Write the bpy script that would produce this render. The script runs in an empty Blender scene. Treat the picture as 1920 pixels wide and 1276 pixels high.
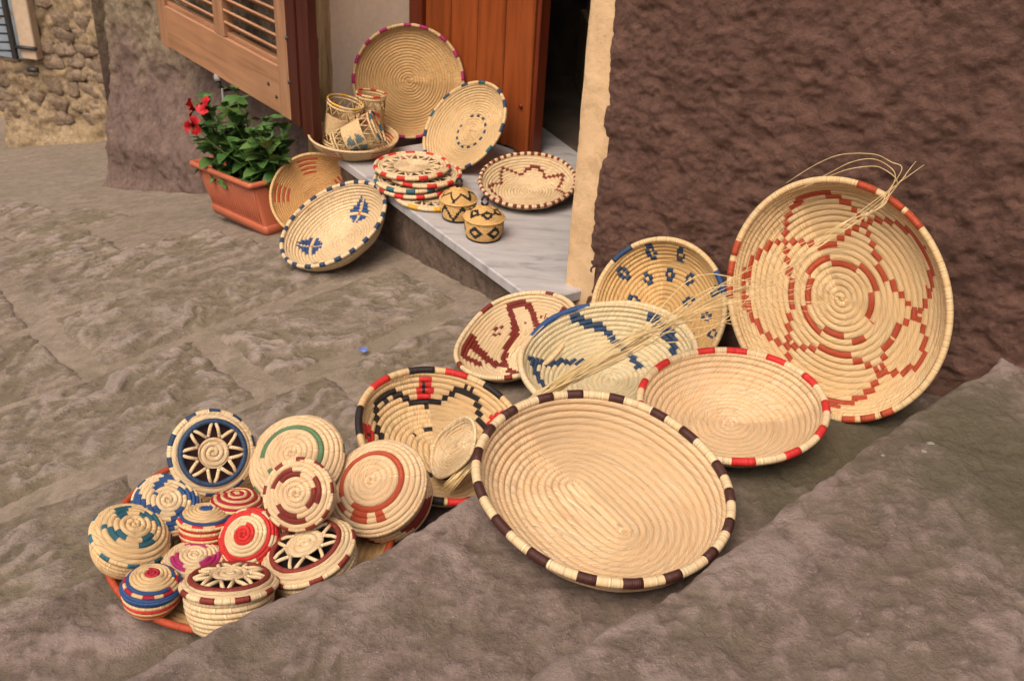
import bpy, math, random
import numpy as np
from mathutils import Matrix, Vector
random.seed(7); RNG = np.random.default_rng(7)
PI = math.pi
R_ = math.radians
scn = bpy.context.scene
COL = scn.collection

# ------------------------------------------------------------------ camera, sky, sun, exposure
cd = bpy.data.cameras.new('camera'); cam = bpy.data.objects.new('camera', cd); COL.objects.link(cam)
pitch, roll = R_(30.3), R_(3.4)
Fv = Vector((0, math.cos(pitch), -math.sin(pitch)))
R0 = Vector((1, 0, 0)); U0 = R0.cross(Fv)
Rv = math.cos(roll)*R0 + math.sin(roll)*U0
Uv = -math.sin(roll)*R0 + math.cos(roll)*U0
cam.matrix_world = Matrix(((Rv.x, Uv.x, -Fv.x, 0), (Rv.y, Uv.y, -Fv.y, 0), (Rv.z, Uv.z, -Fv.z, 1.45), (0, 0, 0, 1)))
cd.sensor_width = 36; cd.lens = 36*1867/1920; cd.clip_start = .05; cd.clip_end = 200
cd.dof.use_dof = True; cd.dof.focus_distance = 1.7; cd.dof.aperture_fstop = 11
scn.camera = cam

SUN_EL, SUN_AZ = R_(57), R_(206)          # azimuth clockwise from +Y: soft light from above, behind and left of the camera
w = bpy.data.worlds.new('World'); scn.world = w; w.use_nodes = True
nt = w.node_tree; nt.nodes.clear()
sky = nt.nodes.new('ShaderNodeTexSky'); sky.sky_type = 'NISHITA'; sky.sun_disc = False
sky.sun_elevation = SUN_EL; sky.sun_rotation = SUN_AZ; sky.air_density = 1.0; sky.dust_density = 9.0; sky.ozone_density = .6
bg = nt.nodes.new('ShaderNodeBackground'); bg.inputs[1].default_value = .12
wo = nt.nodes.new('ShaderNodeOutputWorld')
nt.links.new(sky.outputs[0], bg.inputs[0]); nt.links.new(bg.outputs[0], wo.inputs[0])
sl = bpy.data.lights.new('sun', 'SUN'); sl.energy = 1.5; sl.angle = R_(42); sl.color = (1, .91, .79)
so = bpy.data.objects.new('sun', sl); COL.objects.link(so)
sd = Vector((math.sin(SUN_AZ)*math.cos(SUN_EL), math.cos(SUN_AZ)*math.cos(SUN_EL), math.sin(SUN_EL)))
so.rotation_euler = sd.to_track_quat('Z', 'Y').to_euler(); so.location = sd*6
vs = scn.view_settings; vs.view_transform = 'Standard'; vs.look = 'None'; vs.gamma = 1; vs.exposure = 0.43

# ------------------------------------------------------------------ numpy noise
def _hash(ix, iy, iz, seed):
    h = (ix.astype(np.int64)*374761393 + iy.astype(np.int64)*668265263 + iz.astype(np.int64)*2147483647 + seed*974711) & 0xffffffff
    h = ((h ^ (h >> 13))*1274126177) & 0xffffffff
    h = (h ^ (h >> 16)) & 0xffff
    return h/65535.0
def vnoise(p, seed=0):
    i = np.floor(p).astype(np.int64); f = p-i; f = f*f*f*(f*(f*6-15)+10)
    r = 0
    for dx in (0, 1):
        for dy in (0, 1):
            for dz in (0, 1):
                wgt = (f[:, 0] if dx else 1-f[:, 0])*(f[:, 1] if dy else 1-f[:, 1])*(f[:, 2] if dz else 1-f[:, 2])
                r = r+wgt*_hash(i[:, 0]+dx, i[:, 1]+dy, i[:, 2]+dz, seed)
    return r*2-1
def fbm(p, octv=4, seed=0, gain=.5):
    p = np.asarray(p, float); a = 1; s = 0; t = 0
    for o in range(octv):
        s = s+a*vnoise(p*(2.03**o)+o*17.3, seed+o); t += a; a *= gain
    return s/t
def billow(p, octv=3, seed=0, gain=.5):
    p = np.asarray(p, float); a = 1; s = 0; t = 0
    for o in range(octv): s = s+a*(np.abs(vnoise(p*(2.1**o)+o*9.7, seed+o))**.5*1.7-.85); t += a; a *= gain
    return s/t
def ridge(p, seed=0): return 1-np.abs(vnoise(np.asarray(p, float), seed))*2

# ------------------------------------------------------------------ mesh helpers
def mesh_obj(name, V, F, mat, parent=None, uv=None, smooth=True, relief=None):
    me = bpy.data.meshes.new(name)
    V = np.asarray(V, float)
    me.from_pydata(V.tolist(), [], [tuple(int(i) for i in f) for f in F])
    if uv is not None:
        ul = me.uv_layers.new(name='UVMap'); ul.data.foreach_set('uv', np.asarray(uv, np.float32).ravel())
    me.polygons.foreach_set('use_smooth', np.full(len(me.polygons), smooth))
    if relief is not None:
        at = me.attributes.new('relief', 'FLOAT', 'POINT'); at.data.foreach_set('value', np.asarray(relief, np.float32))
    me.materials.append(mat); me.update()
    o = bpy.data.objects.new(name, me); COL.objects.link(o)
    if parent: o.parent = parent
    return o
def inst(name, me, parent, M):
    o = bpy.data.objects.new(name, me); COL.objects.link(o); o.parent = parent; o.matrix_local = M; return o
def empty(name, label, cat, group=None, M=None):
    o = bpy.data.objects.new(name, None); COL.objects.link(o); o.empty_display_size = .05
    o['label'] = label; o['category'] = cat
    if group: o['group'] = group
    if M is not None: o.matrix_world = M
    return o
def tag(o, label, cat, group=None):
    o['label'] = label; o['category'] = cat
    if group: o['group'] = group
    return o
def struct(o): o['kind'] = 'structure'; return o
def frameM(c, n, u, h=0):
    n = Vector(n).normalized(); u = Vector(u); u = (u-n*u.dot(n)).normalized(); v = n.cross(u); c = Vector(c)-n*h
    return Matrix(((u.x, v.x, n.x, c.x), (u.y, v.y, n.y, c.y), (u.z, v.z, n.z, c.z), (0, 0, 0, 1)))
class MB:
    def __init__(s): s.v = []; s.f = []; s.uv = []
    def add(s, V, F, UV=None):
        o = len(s.v); s.v += [tuple(x) for x in V]; s.f += [tuple(i+o for i in f) for f in F]
        if UV is not None: s.uv += list(UV)
    def box(s, x0, x1, y0, y1, z0, z1, M=None, bev=0):
        if bev:
            b = bev; V = []
            for z, ins in ((z0, b), (z0+b, 0), (z1-b, 0), (z1, b)):
                for (x, y) in ((x0+ins+(0 if ins else b), y0+ins), (x1-ins-(0 if ins else b), y0+ins), (x1-ins, y0+ins+(0 if ins else b)), (x1-ins, y1-ins-(0 if ins else b)), (x1-ins-(0 if ins else b), y1-ins), (x0+ins+(0 if ins else b), y1-ins), (x0+ins, y1-ins-(0 if ins else b)), (x0+ins, y0+ins+(0 if ins else b))):
                    V.append((x, y, z))
            F = [tuple(range(7, -1, -1)), tuple(range(24, 32))]
            for k in range(3):
                for i in range(8): F.append((k*8+i, k*8+(i+1) % 8, k*8+8+(i+1) % 8, k*8+8+i))
        else:
            V = [(x, y, z) for z in (z0, z1) for (x, y) in ((x0, y0), (x1, y0), (x1, y1), (x0, y1))]
            F = [(3, 2, 1, 0), (4, 5, 6, 7), (0, 1, 5, 4), (1, 2, 6, 5), (2, 3, 7, 6), (3, 0, 4, 7)]
        if M is not None: V = [tuple(M @ Vector(p)) for p in V]
        s.add(V, F); return s
    def tube(s, P, rad, n=8, closed=False, cap=True, uoff=0.):
        P = np.asarray(P, float); m = len(P); rad = np.broadcast_to(np.asarray(rad, float), (m,))
        if closed: T = np.roll(P, -1, 0)-np.roll(P, 1, 0)
        else: T = np.gradient(P, axis=0)
        T /= np.linalg.norm(T, axis=1)[:, None]+1e-12
        up = np.array([0, 0, 1.]) if abs(T[:, 2]).mean() < .85 else np.array([1., 0, 0])
        A = np.cross(T, up); A /= np.linalg.norm(A, axis=1)[:, None]+1e-12; B = np.cross(A, T)
        an = np.arange(n)*2*PI/n
        V = (P[:, None]+rad[:, None, None]*(np.cos(an)[None, :, None]*A[:, None]+np.sin(an)[None, :, None]*B[:, None])).reshape(-1, 3)
        seg = np.linalg.norm(np.diff(P, axis=0), axis=1); u = np.concatenate([[0], np.cumsum(seg)])+uoff
        F = []; UV = []
        for i in range(m if closed else m-1):
            a = i*n; b = ((i+1) % m)*n; u0 = u[i]; u1 = u[i+1] if i+1 < m else u[i]+np.linalg.norm(P[0]-P[-1])
            for k in range(n):
                k2 = (k+1) % n; F.append((a+k, a+k2, b+k2, b+k)); v0, v1 = k/n, (k+1)/n
                UV += [(u0, v0), (u0, v1), (u1, v1), (u1, v0)]
        if cap and not closed:
            F.append(tuple(range(n-1, -1, -1))); UV += [(u[0], .5)]*n
            F.append(tuple((m-1)*n+k for k in range(n))); UV += [(u[-1], .5)]*n
        s.add(V, F, UV); return s
    def lathe(s, prof, n=24):
        V = []; F = []
        for (r, z) in prof:
            for k in range(n): V.append((r*math.cos(2*PI*k/n), r*math.sin(2*PI*k/n), z))
        for j in range(len(prof)-1):
            for k in range(n): F.append((j*n+k, j*n+(k+1) % n, (j+1)*n+(k+1) % n, (j+1)*n+k))
        s.add(V, F); return s
    def obj(s, name, mat, parent=None, smooth=True):
        return mesh_obj(name, s.v, s.f, mat, parent, s.uv if s.uv and len(s.uv) == sum(len(f) for f in s.f) else None, smooth)
def grid_faces(nx, ny):
    i = np.arange((nx-1)*(ny-1)); a = (i//(ny-1))*ny+i % (ny-1)
    return np.stack([a, a+ny, a+ny+1, a+1], 1)

# ------------------------------------------------------------------ materials
class N:
    def __init__(s, name):
        s.m = bpy.data.materials.new(name); s.m.use_nodes = True; s.t = s.m.node_tree; s.b = s.t.nodes['Principled BSDF']
    def n(s, typ, **k):
        x = s.t.nodes.new('ShaderNode'+typ)
        for a, v in k.items():
            if a.startswith('i_'):
                key = a[2:]; x.inputs[int(key) if key.isdigit() else key].default_value = v
            else: setattr(x, a, v)
        return x
    def l(s, a, b): s.t.links.new(a, b)
    def noise(s, scale, detail=4, rough=.55, vec=None, dist=0):
        x = s.n('TexNoise', i_Scale=scale, i_Detail=detail, i_Roughness=rough, i_Distortion=dist)
        if vec is not None: s.l(vec, x.inputs['Vector'])
        return x.outputs[0]
    def ramp(s, fac, stops):
        r = s.n('ValToRGB'); e = r.color_ramp.elements
        while len(e) < len(stops): e.new(.5)
        for el, (p, c) in zip(e, stops): el.position = p; el.color = (*c, 1) if len(c) == 3 else c
        s.l(fac, r.inputs[0]); return r.outputs[0]
    def mix(s, fac, a, b, mode='MIX'):
        x = s.n('Mix', data_type='RGBA', blend_type=mode)
        for sock, v in ((x.inputs[0], fac), (x.inputs[6], a), (x.inputs[7], b)):
            if isinstance(v, (int, float)): sock.default_value = v
            elif isinstance(v, tuple): sock.default_value = (*v, 1) if len(v) == 3 else v
            else: s.l(v, sock)
        return x.outputs[2]
    def math(s, op, a, b=None, c=None):
        x = s.n('Math', operation=op)
        for i, v in enumerate((a, b, c)):
            if v is None: continue
            if isinstance(v, (int, float)): x.inputs[i].default_value = v
            else: s.l(v, x.inputs[i])
        return x.outputs[0]
    def bump(s, h, strength=.4, dist=.002):
        x = s.n('Bump', i_Strength=strength, i_Distance=dist); s.l(h, x.inputs['Height']); s.l(x.outputs[0], s.b.inputs['Normal']); return x
    def col(s, c):
        if isinstance(c, tuple): s.b.inputs['Base Color'].default_value = (*c, 1)
        else: s.l(c, s.b.inputs['Base Color'])
        return s
    def rough(s, r, spec=.35):
        s.b.inputs['Roughness'].default_value = r; s.b.inputs['Specular IOR Level'].default_value = spec; return s
def obj_vec(N_): return N_.n('TexCoord').outputs['Object']

def straw(name, c, var=.22, stitch=.0026, rough=.55, tick=True):
    """raffia strips wound over a coil: u runs along the coil in metres, v counts the coils"""
    m = N(name); uv = m.n('UVMap').outputs[0]; sp = m.n('SeparateXYZ'); m.l(uv, sp.inputs[0]); u, v = sp.outputs[0], sp.outputs[1]
    row = m.math('FLOOR', v)
    wn = m.n('TexWhiteNoise', noise_dimensions='1D'); m.l(row, wn.inputs['W'])
    uo = m.math('ADD', u, m.math('MULTIPLY', wn.outputs[0], .031))
    cellf = m.math('DIVIDE', uo, .023); cell = m.math('FLOOR', cellf)
    cv = m.n('CombineXYZ'); m.l(cell, cv.inputs[0]); m.l(row, cv.inputs[1])
    w2 = m.n('TexWhiteNoise', noise_dimensions='3D'); m.l(cv.outputs[0], w2.inputs[0])
    s1 = m.n('CombineXYZ'); m.l(m.math('MULTIPLY', u, 1/stitch*.7), s1.inputs[0]); m.l(m.math('MULTIPLY', v, .35), s1.inputs[1]); m.l(row, s1.inputs[2])
    n1 = m.noise(1.0, 2, .6, s1.outputs[0])
    n2 = m.noise(6.0, 3, .55, obj_vec(m))
    dark = tuple(x*(1-var*1.6) for x in c); lite = tuple(min(1, x*(1+var*.5)+.01) for x in c)
    a = m.ramp(n1, [(.34, dark), (.50, c), (.68, lite)])
    a = m.mix(m.math('MULTIPLY', w2.outputs[0], .45), a, tuple(x*y for x, y in zip(c, (1.0, .80, .62))))
    a = m.mix(m.ramp(n2, [(.42, (0, 0, 0)), (.7, (.30, .30, .30))]), a, tuple(x*y for x, y in zip(c, (.80, .70, .55))))
    if tick:
        fr = m.math('FRACT', cellf); tk = m.math('LESS_THAN', fr, .075)
        a = m.mix(m.math('MULTIPLY', tk, .62), a, tuple(x*.46 for x in c))
        t2 = m.math('MULTIPLY', m.math('GREATER_THAN', fr, .90), m.math('GREATER_THAN', w2.outputs[0], .5)); a = m.mix(m.math('MULTIPLY', t2, .6), a, tuple(min(1, x*1.22+.05) for x in c))
    m.col(a).rough(rough, .3)
    sn = m.math('SINE', m.math('MULTIPLY', u, 2*PI/stitch))
    m.bump(m.math('ADD', m.math('MULTIPLY', sn, .35), n1), .55, .0012)
    return m.m
STRAW = straw('straw', (.60, .425, .225))
STRAW_PALE = straw('straw_pale', (.62, .47, .285))
STRAW_PINK = straw('straw_rosy', (.61, .435, .258))
STRAW_GREEN = straw('straw_greenish', (.55, .46, .285))
STRAW_GOLD = straw('straw_golden', (.58, .37, .165))
STRAW_DEEP = straw('straw_amber', (.47, .26, .095))
FINE = straw('straw_fine', (.60, .37, .14), .30, .0045, .6, False)
DYE = {k: straw('dyed_'+k, c, .25, .0026, .5, False) for k, c in dict(
    red=(.50, .022, .020), brick=(.36, .058, .022), maroon=(.17, .022, .014), brown=(.055, .018, .014), navy=(.020, .045, .10),
    blue=(.022, .065, .19), teal=(.020, .10, .14), green=(.085, .17, .085), magenta=(.36, .022, .13), orange=(.50, .10, .025),
    black=(.016, .012, .012), yellow=(.60, .33, .03), crimson=(.34, .012, .030)).items()}
def flat(name, c, rough=.6, spec=.3, nscale=30, var=.25, bump=.2, bd=.001):
    m = N(name); n = m.noise(nscale, 5, .6, obj_vec(m))
    m.col(m.ramp(n, [(.3, tuple(x*(1-var) for x in c)), (.7, tuple(x*(1+var) for x in c))])).rough(rough, spec); m.bump(n, bump, bd); return m.m
def wood(name, c, along='Z', rough=.4, var=.45, scale=1., knots=False):
    m = N(name); mp = m.n('Mapping'); m.l(obj_vec(m), mp.inputs[0])
    sc = {'X': (2.2, 42, 42), 'Z': (42, 42, 2.2), 'Y': (42, 2.2, 42)}[along]; mp.inputs['Scale'].default_value = tuple(x*scale for x in sc)
    n = m.noise(1, 5, .6, mp.outputs[0], .6); n2 = m.noise(5, 3, .5, obj_vec(m))
    a = m.ramp(n, [(.25, tuple(x*(1-var) for x in c)), (.5, c), (.8, tuple(x*(1+var*.5) for x in c))])
    a = m.mix(m.ramp(n2, [(.4, (0, 0, 0)), (.75, (.35, .35, .35))]), a, tuple(x*y for x, y in zip(c, (.55, .5, .5))))
    m.col(a).rough(rough, .4); m.bump(n, .25, .0008); return m.m
def stone(name, c1, c2, moss, sc=1., mossamt=.5, white=None, relief=None, moss_shade_at=None, bs=.9):
    m = N(name); ov = m.n('NewGeometry').outputs['Position']
    n = m.noise(4.5*sc, 8, .66, ov); nf = m.noise(20*sc, 12, .74, ov); ng = m.noise(2.3*sc, 5, .6, ov, .5); sp = m.noise(260*sc, 2, .5, ov)
    a = m.ramp(n, [(.30, c1), (.68, c2)])
    wl = m.noise(13*sc, 5, .7, ov, .8); a = m.mix(m.ramp(wl, [(.38, (.6, .6, .6)), (.52, (0, 0, 0))]), a, tuple(x*y for x, y in zip(c1, (.72, .70, .62))))
    a = m.mix(m.ramp(nf, [(.36, (.85*min(1, bs+.1),)*3), (.52, (0, 0, 0))]), a, tuple(x*.60 for x in c1)); a = m.mix(m.ramp(nf, [(.52, (0, 0, 0)), (.66, (.6, .6, .6))]), a, tuple(min(1, x*1.22) for x in c2))
    a = m.mix(m.ramp(ng, [(.50, (0, 0, 0)), (.68, (mossamt,)*3)]), a, moss)
    a = m.mix(m.ramp(sp, [(.64, (0, 0, 0)), (.74, (.6, .6, .6))]), a, tuple(min(1, x*1.7) for x in c2))
    if relief:
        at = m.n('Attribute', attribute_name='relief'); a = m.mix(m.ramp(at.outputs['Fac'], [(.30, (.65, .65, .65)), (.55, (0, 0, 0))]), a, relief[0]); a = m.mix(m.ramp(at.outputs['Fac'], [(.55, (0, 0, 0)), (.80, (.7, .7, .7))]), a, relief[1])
    if moss_shade_at:  # olive patch around a point: moss, with shade painted in on the second step
        d = m.n('VectorMath', operation='DISTANCE'); m.l(ov, d.inputs[0]); d.inputs[1].default_value = moss_shade_at[:3]
        mm = m.noise(9, 6, .65, ov); mf = m.noise(55, 4, .7, ov); k = m.math('SUBTRACT', m.math('ADD', mm, m.math('MULTIPLY', mf, .5)), m.math('MULTIPLY', d.outputs['Value'], moss_shade_at[3]))
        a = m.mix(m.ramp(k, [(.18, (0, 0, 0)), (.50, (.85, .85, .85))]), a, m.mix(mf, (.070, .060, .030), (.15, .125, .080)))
    if white:
        wn = m.noise(38, 4, .6, ov); acc = None
        for (x, y, z, r) in white:
            d = m.n('VectorMath', operation='DISTANCE'); m.l(ov, d.inputs[0]); d.inputs[1].default_value = (x, y, z)
            k = m.math('LESS_THAN', m.math('ADD', d.outputs['Value'], m.math('MULTIPLY', m.math('SUBTRACT', wn, .5), r*3.2)), r)
            acc = k if acc is None else m.math('MAXIMUM', acc, k)
        a = m.mix(m.math('MULTIPLY', acc, .75), a, (.50, .46, .43))
    m.col(a).rough(.82, .25)
    m.bump(nf, bs, .030); return m.m
def step_mat(name, moss): return stone(name, (.200, .142, .114), (.340, .252, .215), (.155, .126, .072), 1.0, .60,  # moss: olive patch point; on the second step moss plus painted shade
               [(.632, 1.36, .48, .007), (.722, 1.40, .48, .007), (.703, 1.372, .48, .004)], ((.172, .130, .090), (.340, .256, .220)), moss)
M_STEP = step_mat('step_stone', None); M_STEP2 = step_mat('step_stone_damp_shade', (.56, 1.56, .36, 1.45)); M_STEP3 = step_mat('step_stone_mossy', (.86, 1.34, .48, 1.8))  # second step: olive patch is damp moss plus painted shade between baskets and wall
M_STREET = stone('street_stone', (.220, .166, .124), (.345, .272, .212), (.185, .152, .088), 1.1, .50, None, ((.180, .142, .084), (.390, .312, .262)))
M_MORTAR = stone('street_mortar', (.192, .148, .112), (.262, .206, .158), (.165, .134, .084), 1.3, .5, bs=.42)
M_RISER = stone('riser_stone', (.140, .095, .068), (.215, .150, .112), (.12, .085, .06), 1.6, .4)
def stucco(name, c1, c2, worn=None, hz=None, fs=24):
    m = N(name); ov = m.n('NewGeometry').outputs['Position']
    n = m.noise(7, 6, .6, ov); nf = m.noise(fs, 12, .76, ov)
    a = m.ramp(n, [(.3, c1), (.7, c2)]); nl = m.noise(1.7, 4, .6, ov); a = m.mix(m.ramp(nl, [(.35, (0, 0, 0)), (.70, (.55, .55, .55))]), a, tuple(x*y for x, y in zip(c2, (1.12, 1.2, 1.25))))
    a = m.mix(m.ramp(nf, [(.34, (.6, .6, .6)), (.55, (0, 0, 0))]), a, tuple(x*.45 for x in c1))
    if worn:
        mp = m.n('Mapping'); m.l(ov, mp.inputs[0]); mp.inputs['Scale'].default_value = (5.5, 5.5, 1.6)
        nw = m.noise(1.5, 6, .65, mp.outputs[0]); sp = m.n('SeparateXYZ'); m.l(ov, sp.inputs[0])
        h = m.math('ADD', m.math('MULTIPLY', m.math('SUBTRACT', sp.outputs[2], hz), 1.15), nw)
        a = m.mix(m.ramp(h, [(.40, (0, 0, 0)), (.66, (1, 1, 1))]), a, m.mix(m.ramp(nf, [(.38, (1, 1, 1)), (.58, (0, 0, 0))]), worn, tuple(x*.42 for x in worn)))
        sm = m.noise(26, 4, .7, ov)
        a = m.mix(m.ramp(sm, [(.62, (0, 0, 0)), (.72, (.5, .5, .5))]), a, worn)
    m.col(a).rough(.85, .25); m.bump(nf, .8, .022); return m.m
M_BROWN = stucco('brown_stucco', (.098, .047, .033), (.150, .077, .056))
M_LEFT = stucco('worn_brown_plaster', (.110, .066, .053), (.195, .128, .103), (.28, .21, .14), .22, 30)
m = N('cream_plaster'); ov = m.n('NewGeometry').outputs['Position']; n1 = m.noise(16, 10, .72, ov); n2 = m.noise(5, 6, .6, ov)
a = m.ramp(n2, [(.30, (.52, .33, .17)), (.62, (.66, .45, .26))]); a = m.mix(m.ramp(n1, [(.36, (.6, .6, .6)), (.50, (0, 0, 0))]), a, (.42, .27, .14)); m.col(a).rough(.85, .2); m.bump(n1, .5, .012); M_CREAM = m.m
M_REVEAL = flat('offwhite_plaster', (.64, .50, .38), .8, .2, 60, .06, .5, .002)
m = N('aged_cream_plaster'); ov = obj_vec(m); mp = m.n('Mapping'); m.l(ov, mp.inputs[0]); mp.inputs['Scale'].default_value = (26, 26, 5)
nn = m.noise(1, 5, .65, mp.outputs[0]); m.col(m.ramp(nn, [(.3, (.16, .085, .04)), (.5, (.42, .27, .13)), (.75, (.52, .37, .20))])).rough(.85, .2); m.bump(nn, .4, .003); M_AGED = m.m
m = N('veined_marble'); ov = obj_vec(m); mp = m.n('Mapping'); m.l(ov, mp.inputs[0]); mp.inputs['Scale'].default_value = (3, 14, 3)
nn = m.noise(2.2, 6, .6, mp.outputs[0], .8); n2 = m.noise(40, 3, .6, ov)
a = m.ramp(nn, [(.30, (.22, .20, .20)), (.45, (.35, .325, .32)), (.75, (.44, .405, .39))]); a = m.mix(m.ramp(n2, [(.55, (0, 0, 0)), (.8, (.25, .25, .25))]), a, (.30, .27, .25))
m.col(a).rough(.38, .45); m.bump(n2, .1, .001); M_MARBLE = m.m
M_DOOR = wood('orange_door_wood', (.26, .060, .014), 'Z', .35, .5)
M_DOORD = wood('dark_door_wood', (.14, .024, .008), 'Z', .38, .5)
M_SHUT = wood('shutter_wood', (.38, .19, .098), 'X', .30, .45)
M_SHUTV = wood('shutter_stile_wood', (.36, .185, .100), 'Z', .32, .45)
M_SHUTD = wood('dark_post_wood', (.062, .014, .008), 'Z', .42, .5)
M_IRON = flat('dark_iron', (.022, .020, .020), .5, .5, 60, .3, .3)
M_RUST = flat('rusty_iron', (.075, .034, .020), .8, .3, 60, .5, .6)
M_TERRA = flat('terracotta_plastic', (.40, .105, .050), .42, .4, 12, .10, .15)
M_SOIL = flat('soil', (.020, .014, .010), .95, .1, 70, .5, 1, .01)
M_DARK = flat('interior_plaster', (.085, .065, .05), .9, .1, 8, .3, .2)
M_BOX = flat('carton_card', (.26, .18, .11), .8, .2, 10, .2, .1)
M_BOXP = flat('carton_print', (.03, .022, .018), .8, .2, 10, .2, .1)
m = N('petunia_leaf'); n = m.noise(22, 3, .5, m.n('NewGeometry').outputs['Position']); oi = m.n('ObjectInfo').outputs['Random']; m.col(m.mix(m.ramp(oi, [(.55, (0, 0, 0)), (1., (.75, .75, .75))]), m.ramp(n, [(.3, (.022, .062, .012)), (.7, (.062, .145, .030))]), (.13, .20, .05))).rough(.5, .35)
m.b.inputs['Transmission Weight'].default_value = 0; m.b.inputs['Subsurface Weight'].default_value = .0; M_LEAF = m.m
M_STEM = flat('green_stem', (.08, .15, .03), .6, .3, 30, .2, .1)
M_PETAL = flat('red_petal', (.38, .006, .010), .5, .3, 40, .2, .2)
M_THROAT = flat('dark_petal_throat', (.08, .004, .006), .6, .2, 40, .2, .1)
m = N('dry_straw_stalk'); n = m.noise(30, 3, .5, obj_vec(m)); m.col(m.ramp(n, [(.3, (.50, .34, .14)), (.7, (.70, .53, .28))])).rough(.45, .4); M_STALK = m.m
M_RUB = stone('rubble_stone', (.20, .14, .095), (.36, .26, .18), (.20, .14, .085), 1.6, .5)
M_RUBM = stone('rubble_mortar', (.30, .21, .125), (.46, .34, .21), (.34, .24, .12), 1.4, .6)
M_GLASS = flat('window_glass', (.25, .30, .36), .08, .6, 3, .2, 0)
M_SURR = flat('window_surround', (.46, .34, .24), .8, .2, 30, .12, .3)
M_BLUE = flat('blue_paper', (.12, .17, .42), .6, .3, 40, .5, .2)
M_LITTER = flat('dry_leaf', (.22, .085, .040), .8, .2, 40, .3, .3)
M_GALV = flat('galvanised_metal', (.30, .29, .27), .4, .5, 40, .4, .3)

# ------------------------------------------------------------------ the setting
E2 = np.array([.724, .690]); P2 = np.array([-.690, .724])      # across the street, down the street
def street_z(x, y):
    r0 = x+.268; r1 = y-2.615
    a = r0*-.58+r1*.815; l = r0*-.815+r1*-.58
    e = np.logaddexp(0, (a-.55)/.12)*.12
    return .148-.138*a-.08*l*np.exp(-np.maximum(a, 0)/1.5)-.11*e
def tq(t, q): return np.outer(t, E2)+np.outer(q, P2) if np.ndim(t) else t*E2+q*P2

# street: bedding sheet
tt = np.linspace(-7, 6, 200); qq = np.linspace(1.22, 11, 200)
T, Qg = np.meshgrid(tt, qq, indexing='ij'); XY = np.outer(T.ravel(), E2)+np.outer(Qg.ravel(), P2)
Z = street_z(XY[:, 0], XY[:, 1])-.003+.004*fbm(np.c_[XY*6, np.zeros(len(XY))], 3, 5)
street = struct(mesh_obj('street', np.c_[XY, Z], grid_faces(200, 200)[:, ::-1], M_MORTAR))
# paving stones: rows running across the street, each stone hand dressed
def paving_stone(t0, t1, q0, q1, seed):
    rg = random.Random(seed)
    area = (t1-t0)*(q1-q0); near = (q0+q1)/2 < 3.2
    st = .0062 if near else (.0095 if q0 < 5 else .03)
    nx = max(6, int((t1-t0)/st)); ny = max(6, int((q1-q0)/st))
    a = np.linspace(0, 1, nx); b = np.linspace(0, 1, ny); A, B = np.meshgrid(a, b, indexing='ij'); A = A.ravel(); B = B.ravel()
    j = [rg.uniform(-.035, .035) for _ in range(8)]
    t = t0+(t1-t0)*A+(1-A)*(j[0]*(1-B)+j[1]*B)+A*(j[2]*(1-B)+j[3]*B)
    q = q0+(q1-q0)*B+(1-B)*(j[4]*(1-A)+j[5]*A)+B*(j[6]*(1-A)+j[7]*A)
    ed = np.minimum(np.minimum(A, 1-A)*(t1-t0), np.minimum(B, 1-B)*(q1-q0))
    rim_n = fbm(np.c_[t*14, q*14, np.full_like(t, seed*.7)], 3, 11)
    t = t+.02*rim_n*np.exp(-ed/.04); q = q+.02*fbm(np.c_[t*14+40, q*14, np.full_like(t, seed*.7)], 3, 12)*np.exp(-ed/.04)
    xy = np.outer(t, E2)+np.outer(q, P2)
    ang = rg.uniform(-.5, .5)+ (PI/2 if rg.random() < .35 else 0); ca, sa = math.cos(ang), math.sin(ang)
    tc = t*ca+q*sa; qc = -t*sa+q*ca
    warp = fbm(np.c_[tc*9, qc*9, np.full_like(t, seed)], 2, 21)
    tool = billow(np.c_[tc*15+warp*1.0, qc*38+warp*1.8, np.full_like(t, seed*1.3)], 2, 31)
    med = fbm(np.c_[tc*26, qc*34, np.full_like(t, seed*2.)], 3, 41)
    big = fbm(np.c_[tc*5, qc*5, np.full_like(t, seed*2.)], 2, 42)
    fine = billow(np.c_[tc*34, qc*62+warp*2, np.full_like(t, seed*3.)], 2, 43)
    frac = fbm(np.c_[tc*15+warp, qc*32+warp*1.6, np.full_like(t, seed*1.9)], 5, 44, .72); det = .0170*frac*np.clip(big*1.2+.9, .4, 1.2)+.0045*np.minimum(tool, .15)*np.clip(big*1.5+.85, .3, 1.2)
    h = .008+det+.003*big+rg.uniform(-.002, .004)
    k = 1-np.exp(-(ed/.020)**2); h = h*k-.010*(1-k)
    z = street_z(xy[:, 0], xy[:, 1])+h
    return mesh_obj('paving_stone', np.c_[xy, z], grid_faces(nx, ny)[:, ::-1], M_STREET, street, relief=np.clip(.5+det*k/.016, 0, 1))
rg = random.Random(3); q = 1.36; row = 0
while q < 8.6:
    dq = rg.uniform(.36, .50); t = -3.6+rg.uniform(0, .4)
    while t < 3.2:
        dt = rg.uniform(.42, .78)
        c = (t+dt/2)*E2+(q+dq/2)*P2
        # keep only the street side of the house fronts
        front = -.815*(c[0]+.56)-.579*(c[1]-3.02)
        fr2 = -.688*(c[0]+.72)-.726*(c[1]-3.25)
        fr3 = -.556*(c[0]-.2)-.831*(c[1]-2.22)
        if front > -.25 and (fr2 > -.25) and fr3 > -.2 and c[0] > -5.5:
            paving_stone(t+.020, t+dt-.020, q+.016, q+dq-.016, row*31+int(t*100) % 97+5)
        t += dt
    q += dq; row += 1

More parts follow.
